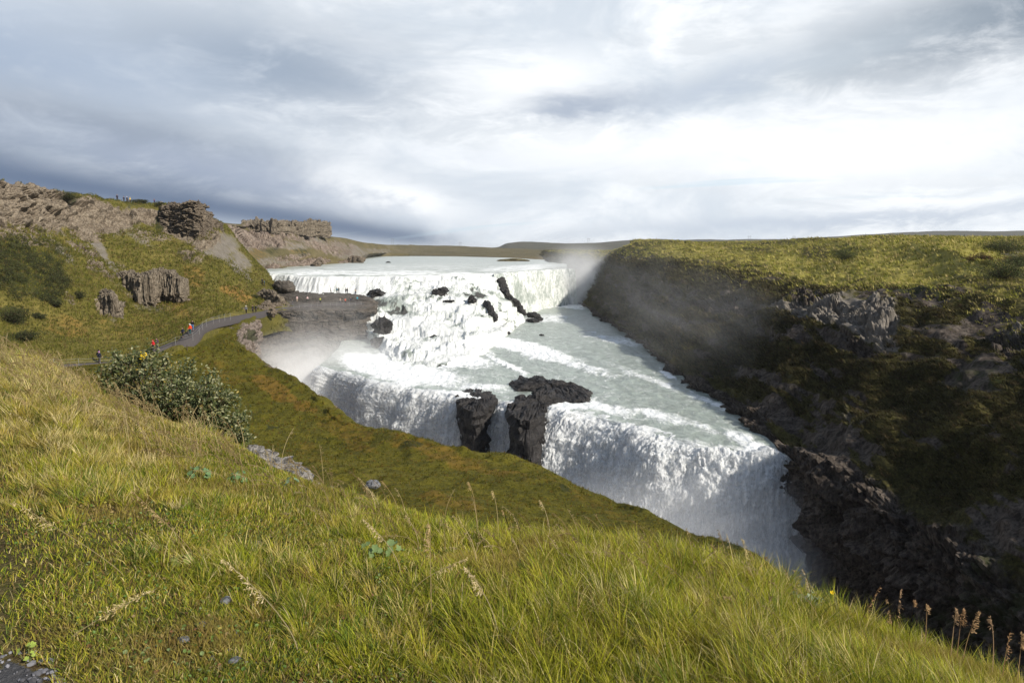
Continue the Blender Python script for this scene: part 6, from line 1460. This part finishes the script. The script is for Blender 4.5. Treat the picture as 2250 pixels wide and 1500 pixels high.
def side_pts(x0, x1, step, s_):
    X, Yp, D = proj(PATH_CL); out = []; last = None
    for i in range(len(PATH_CL)):
        if X[i] < x0 or X[i] > x1: continue
        q = PATH_CL[i]+PATH_N[i]*s_*PATH_W[i]; q = q+np.array([0, 0, .05])
        if last is None or np.linalg.norm(q-last) > step: out.append(q); last = q
    return out
SGN = -1.1
if (PATH_N[60]*-1.1)[1] > 0: SGN = 1.1
fence('rope_fence', side_pts(60, 500, 2.6, SGN), 'low grey post and rope fence along the near side of the hillside path', 'fence')
fence('rope_fence', [on(LEDGE_G, x, y, .0) for x, y in ((622, 680), (634, 679), (646, 678), (658, 677), (670, 675.5), (684, 674.5), (698, 673.5), (712, 673), (726, 673), (740, 672.5), (754, 672.5), (768, 672), (781, 671.5), (794, 670))], 'thin railing with posts along the lower terrace of the ledge', 'fence', rr=.02, r=.035)
p = nearest(SLOPE_G, 412, 771); o = link('marker_post', None, None); bpy.data.objects.remove(o)
v_, f_ = tube([(0, 0, -.3), (0, 0, .5), (.02, 0, .95)], .07, .06, 7); f_ = np.concatenate([f_, [(14, 15, 16), (14, 16, 17), (14, 17, 18), (14, 18, 19), (14, 19, 20)]])
o = link('marker_post', mesh_np('marker_post', v_, f_, {}, False), M_WOOD, loc=tuple(p)); tag(o, 'single dark wooden marker post standing in the grass below the path corner', 'post')
o = boulder('cairn', ridge_p(354)+np.array([0, -.3, .35]), .55, M_PALE, 350, 'small white stone marker on the skyline between the purple figure and the crag', flat=1.0, amp=.15, sub=2, cat='cairn')
m, t = mat('steel'); t.bsdf((.22, .23, .25, 1), .6); M_STEEL = m
for px_, py_, Yd, h, lb in ((863, 536, 1100, 9, 'power pylon on the low hills right of the rock table'), (1011, 543, 1200, 9, 'power pylon standing over the far river'), (1293, 533, 2500, 16, 'distant pylon above the mist left of the gorge wall'), (1646, 531, 1500, 13, 'left one of two pylons beyond the sunny plateau'), (1744, 531, 1500, 13, 'right one of two pylons beyond the sunny plateau')):
    b = PY(px_, py_, Yd); root = bpy.data.objects.new('power_pylon', None); COL.objects.link(root); root.location = tuple(b); tag(root, lb, 'pylon', 'power pylons on the horizon'); w_ = h*.16; r = .00016*Yd
    for s_ in (-1, 1): v_, f_ = tube([(s_*w_, 0, -4), (s_*w_, 0, h*.5), (s_*w_, 0, h)], r, r, 4); link('leg', mesh_np('leg', v_, f_, {}, False), M_STEEL, root)
    v_, f_ = tube([(-w_*2, 0, h*.86), (0, 0, h*.86), (w_*2, 0, h*.86)], r, r, 4); link('crossarm', mesh_np('crossarm', v_, f_, {}, False), M_STEEL, root)

# ------------------------------------------------------------------ spray rising from the falls
def mist(c_, rad, dens, seed, lab, thr=.42, sc_=2.2, rot=(0, 0, 0), up=0.0, detail=2, col=(.98, .985, .99), bottom=0.0):
    import bmesh
    bm = bmesh.new(); bmesh.ops.create_icosphere(bm, subdivisions=3, radius=1.0); me = bpy.data.meshes.new('mist'); bm.to_mesh(me); bm.free()
    m, t = mat('mist_%d' % seed); P = t.coord('Object')
    ln = t.new('ShaderNodeVectorMath', operation='LENGTH'); t.l.new(P, ln.inputs[0])
    fall = t.ss(ln.outputs[1], 1.0, .15)
    W = t.mapv(t.vm('ADD', P, (seed*3.1, 0, 0)), (sc_, sc_, sc_*.8)); n = t.noise(W, 1.0, detail, .6, .4)
    de = t.m('MULTIPLY', t.m('MULTIPLY', fall, t.ss(n, thr-.12, thr+.22)), dens)
    if bottom:
        sp = t.new('ShaderNodeSeparateXYZ'); t.l.new(P, sp.inputs[0]); de = t.m('MULTIPLY', de, t.ss(sp.outputs[2], .7, -.6, 1-bottom, 1.0))
    v = t.new('ShaderNodeVolumePrincipled'); v.inputs['Color'].default_value = tuple(col)+(1,); t.put(v.inputs['Density'], de); v.inputs['Anisotropy'].default_value = -0.4
    t.finish(v.outputs[0], vol=True)
    o = link('mist', me, m, loc=tuple(c_)); o.scale = rad; o.rotation_euler = rot; tag(o, lab, 'mist', kind='stuff'); return o
mist(PY(715, 878, 145), (28, 20, 18), .65, 1, 'thick white spray boiling out of the gorge below the viewing ledge', thr=.40, bottom=.8, sc_=3.0, detail=4)
mist(PY(735, 730, 164), (18, 11, 14), .022, 2, 'thin spray drifting up in front of the viewing ledge', thr=.46, sc_=3.2, detail=4)
mist(PY(1275, 618, 300), (26, 24, 19), .17, 3, 'bluish spray rising at the right arm of the upper fall', thr=.36, bottom=.5)
mist(PY(1570, 720, 125), (44, 28, 14), .009, 4, 'thin veil of spray drifting across the dark gorge wall', thr=.48, rot=(0, math.radians(24), math.radians(-20)), sc_=3.4, detail=4)
mist(PY(1840, 1285, 70), (10, 9, 8), .12, 5, 'small puff of spray at the foot of the big lower fall', thr=.46)
mist(PY(1500, 1240, 72), (34, 12, 12), .10, 6, 'spray in front of the foot of the lower fall', thr=.40)

# the air itself
V = np.array([(x, y, z) for x in (-16000, 16000) for y in (-15000, 16000) for z in (-64, 60)], float)
m, t = mat('air'); v = t.new('ShaderNodeVolumePrincipled'); v.inputs['Color'].default_value = (.86, .92, 1, 1); v.inputs['Density'].default_value = .00006; t.finish(v.outputs[0], vol=True)
o = link('haze', mesh_np('haze', V, [(0, 1, 3, 2), (4, 6, 7, 5), (0, 4, 5, 1), (2, 3, 7, 6), (0, 2, 6, 4), (1, 5, 7, 3)], {}, False), m); tag(o, 'thin even haze over the whole valley', 'haze', kind='stuff')
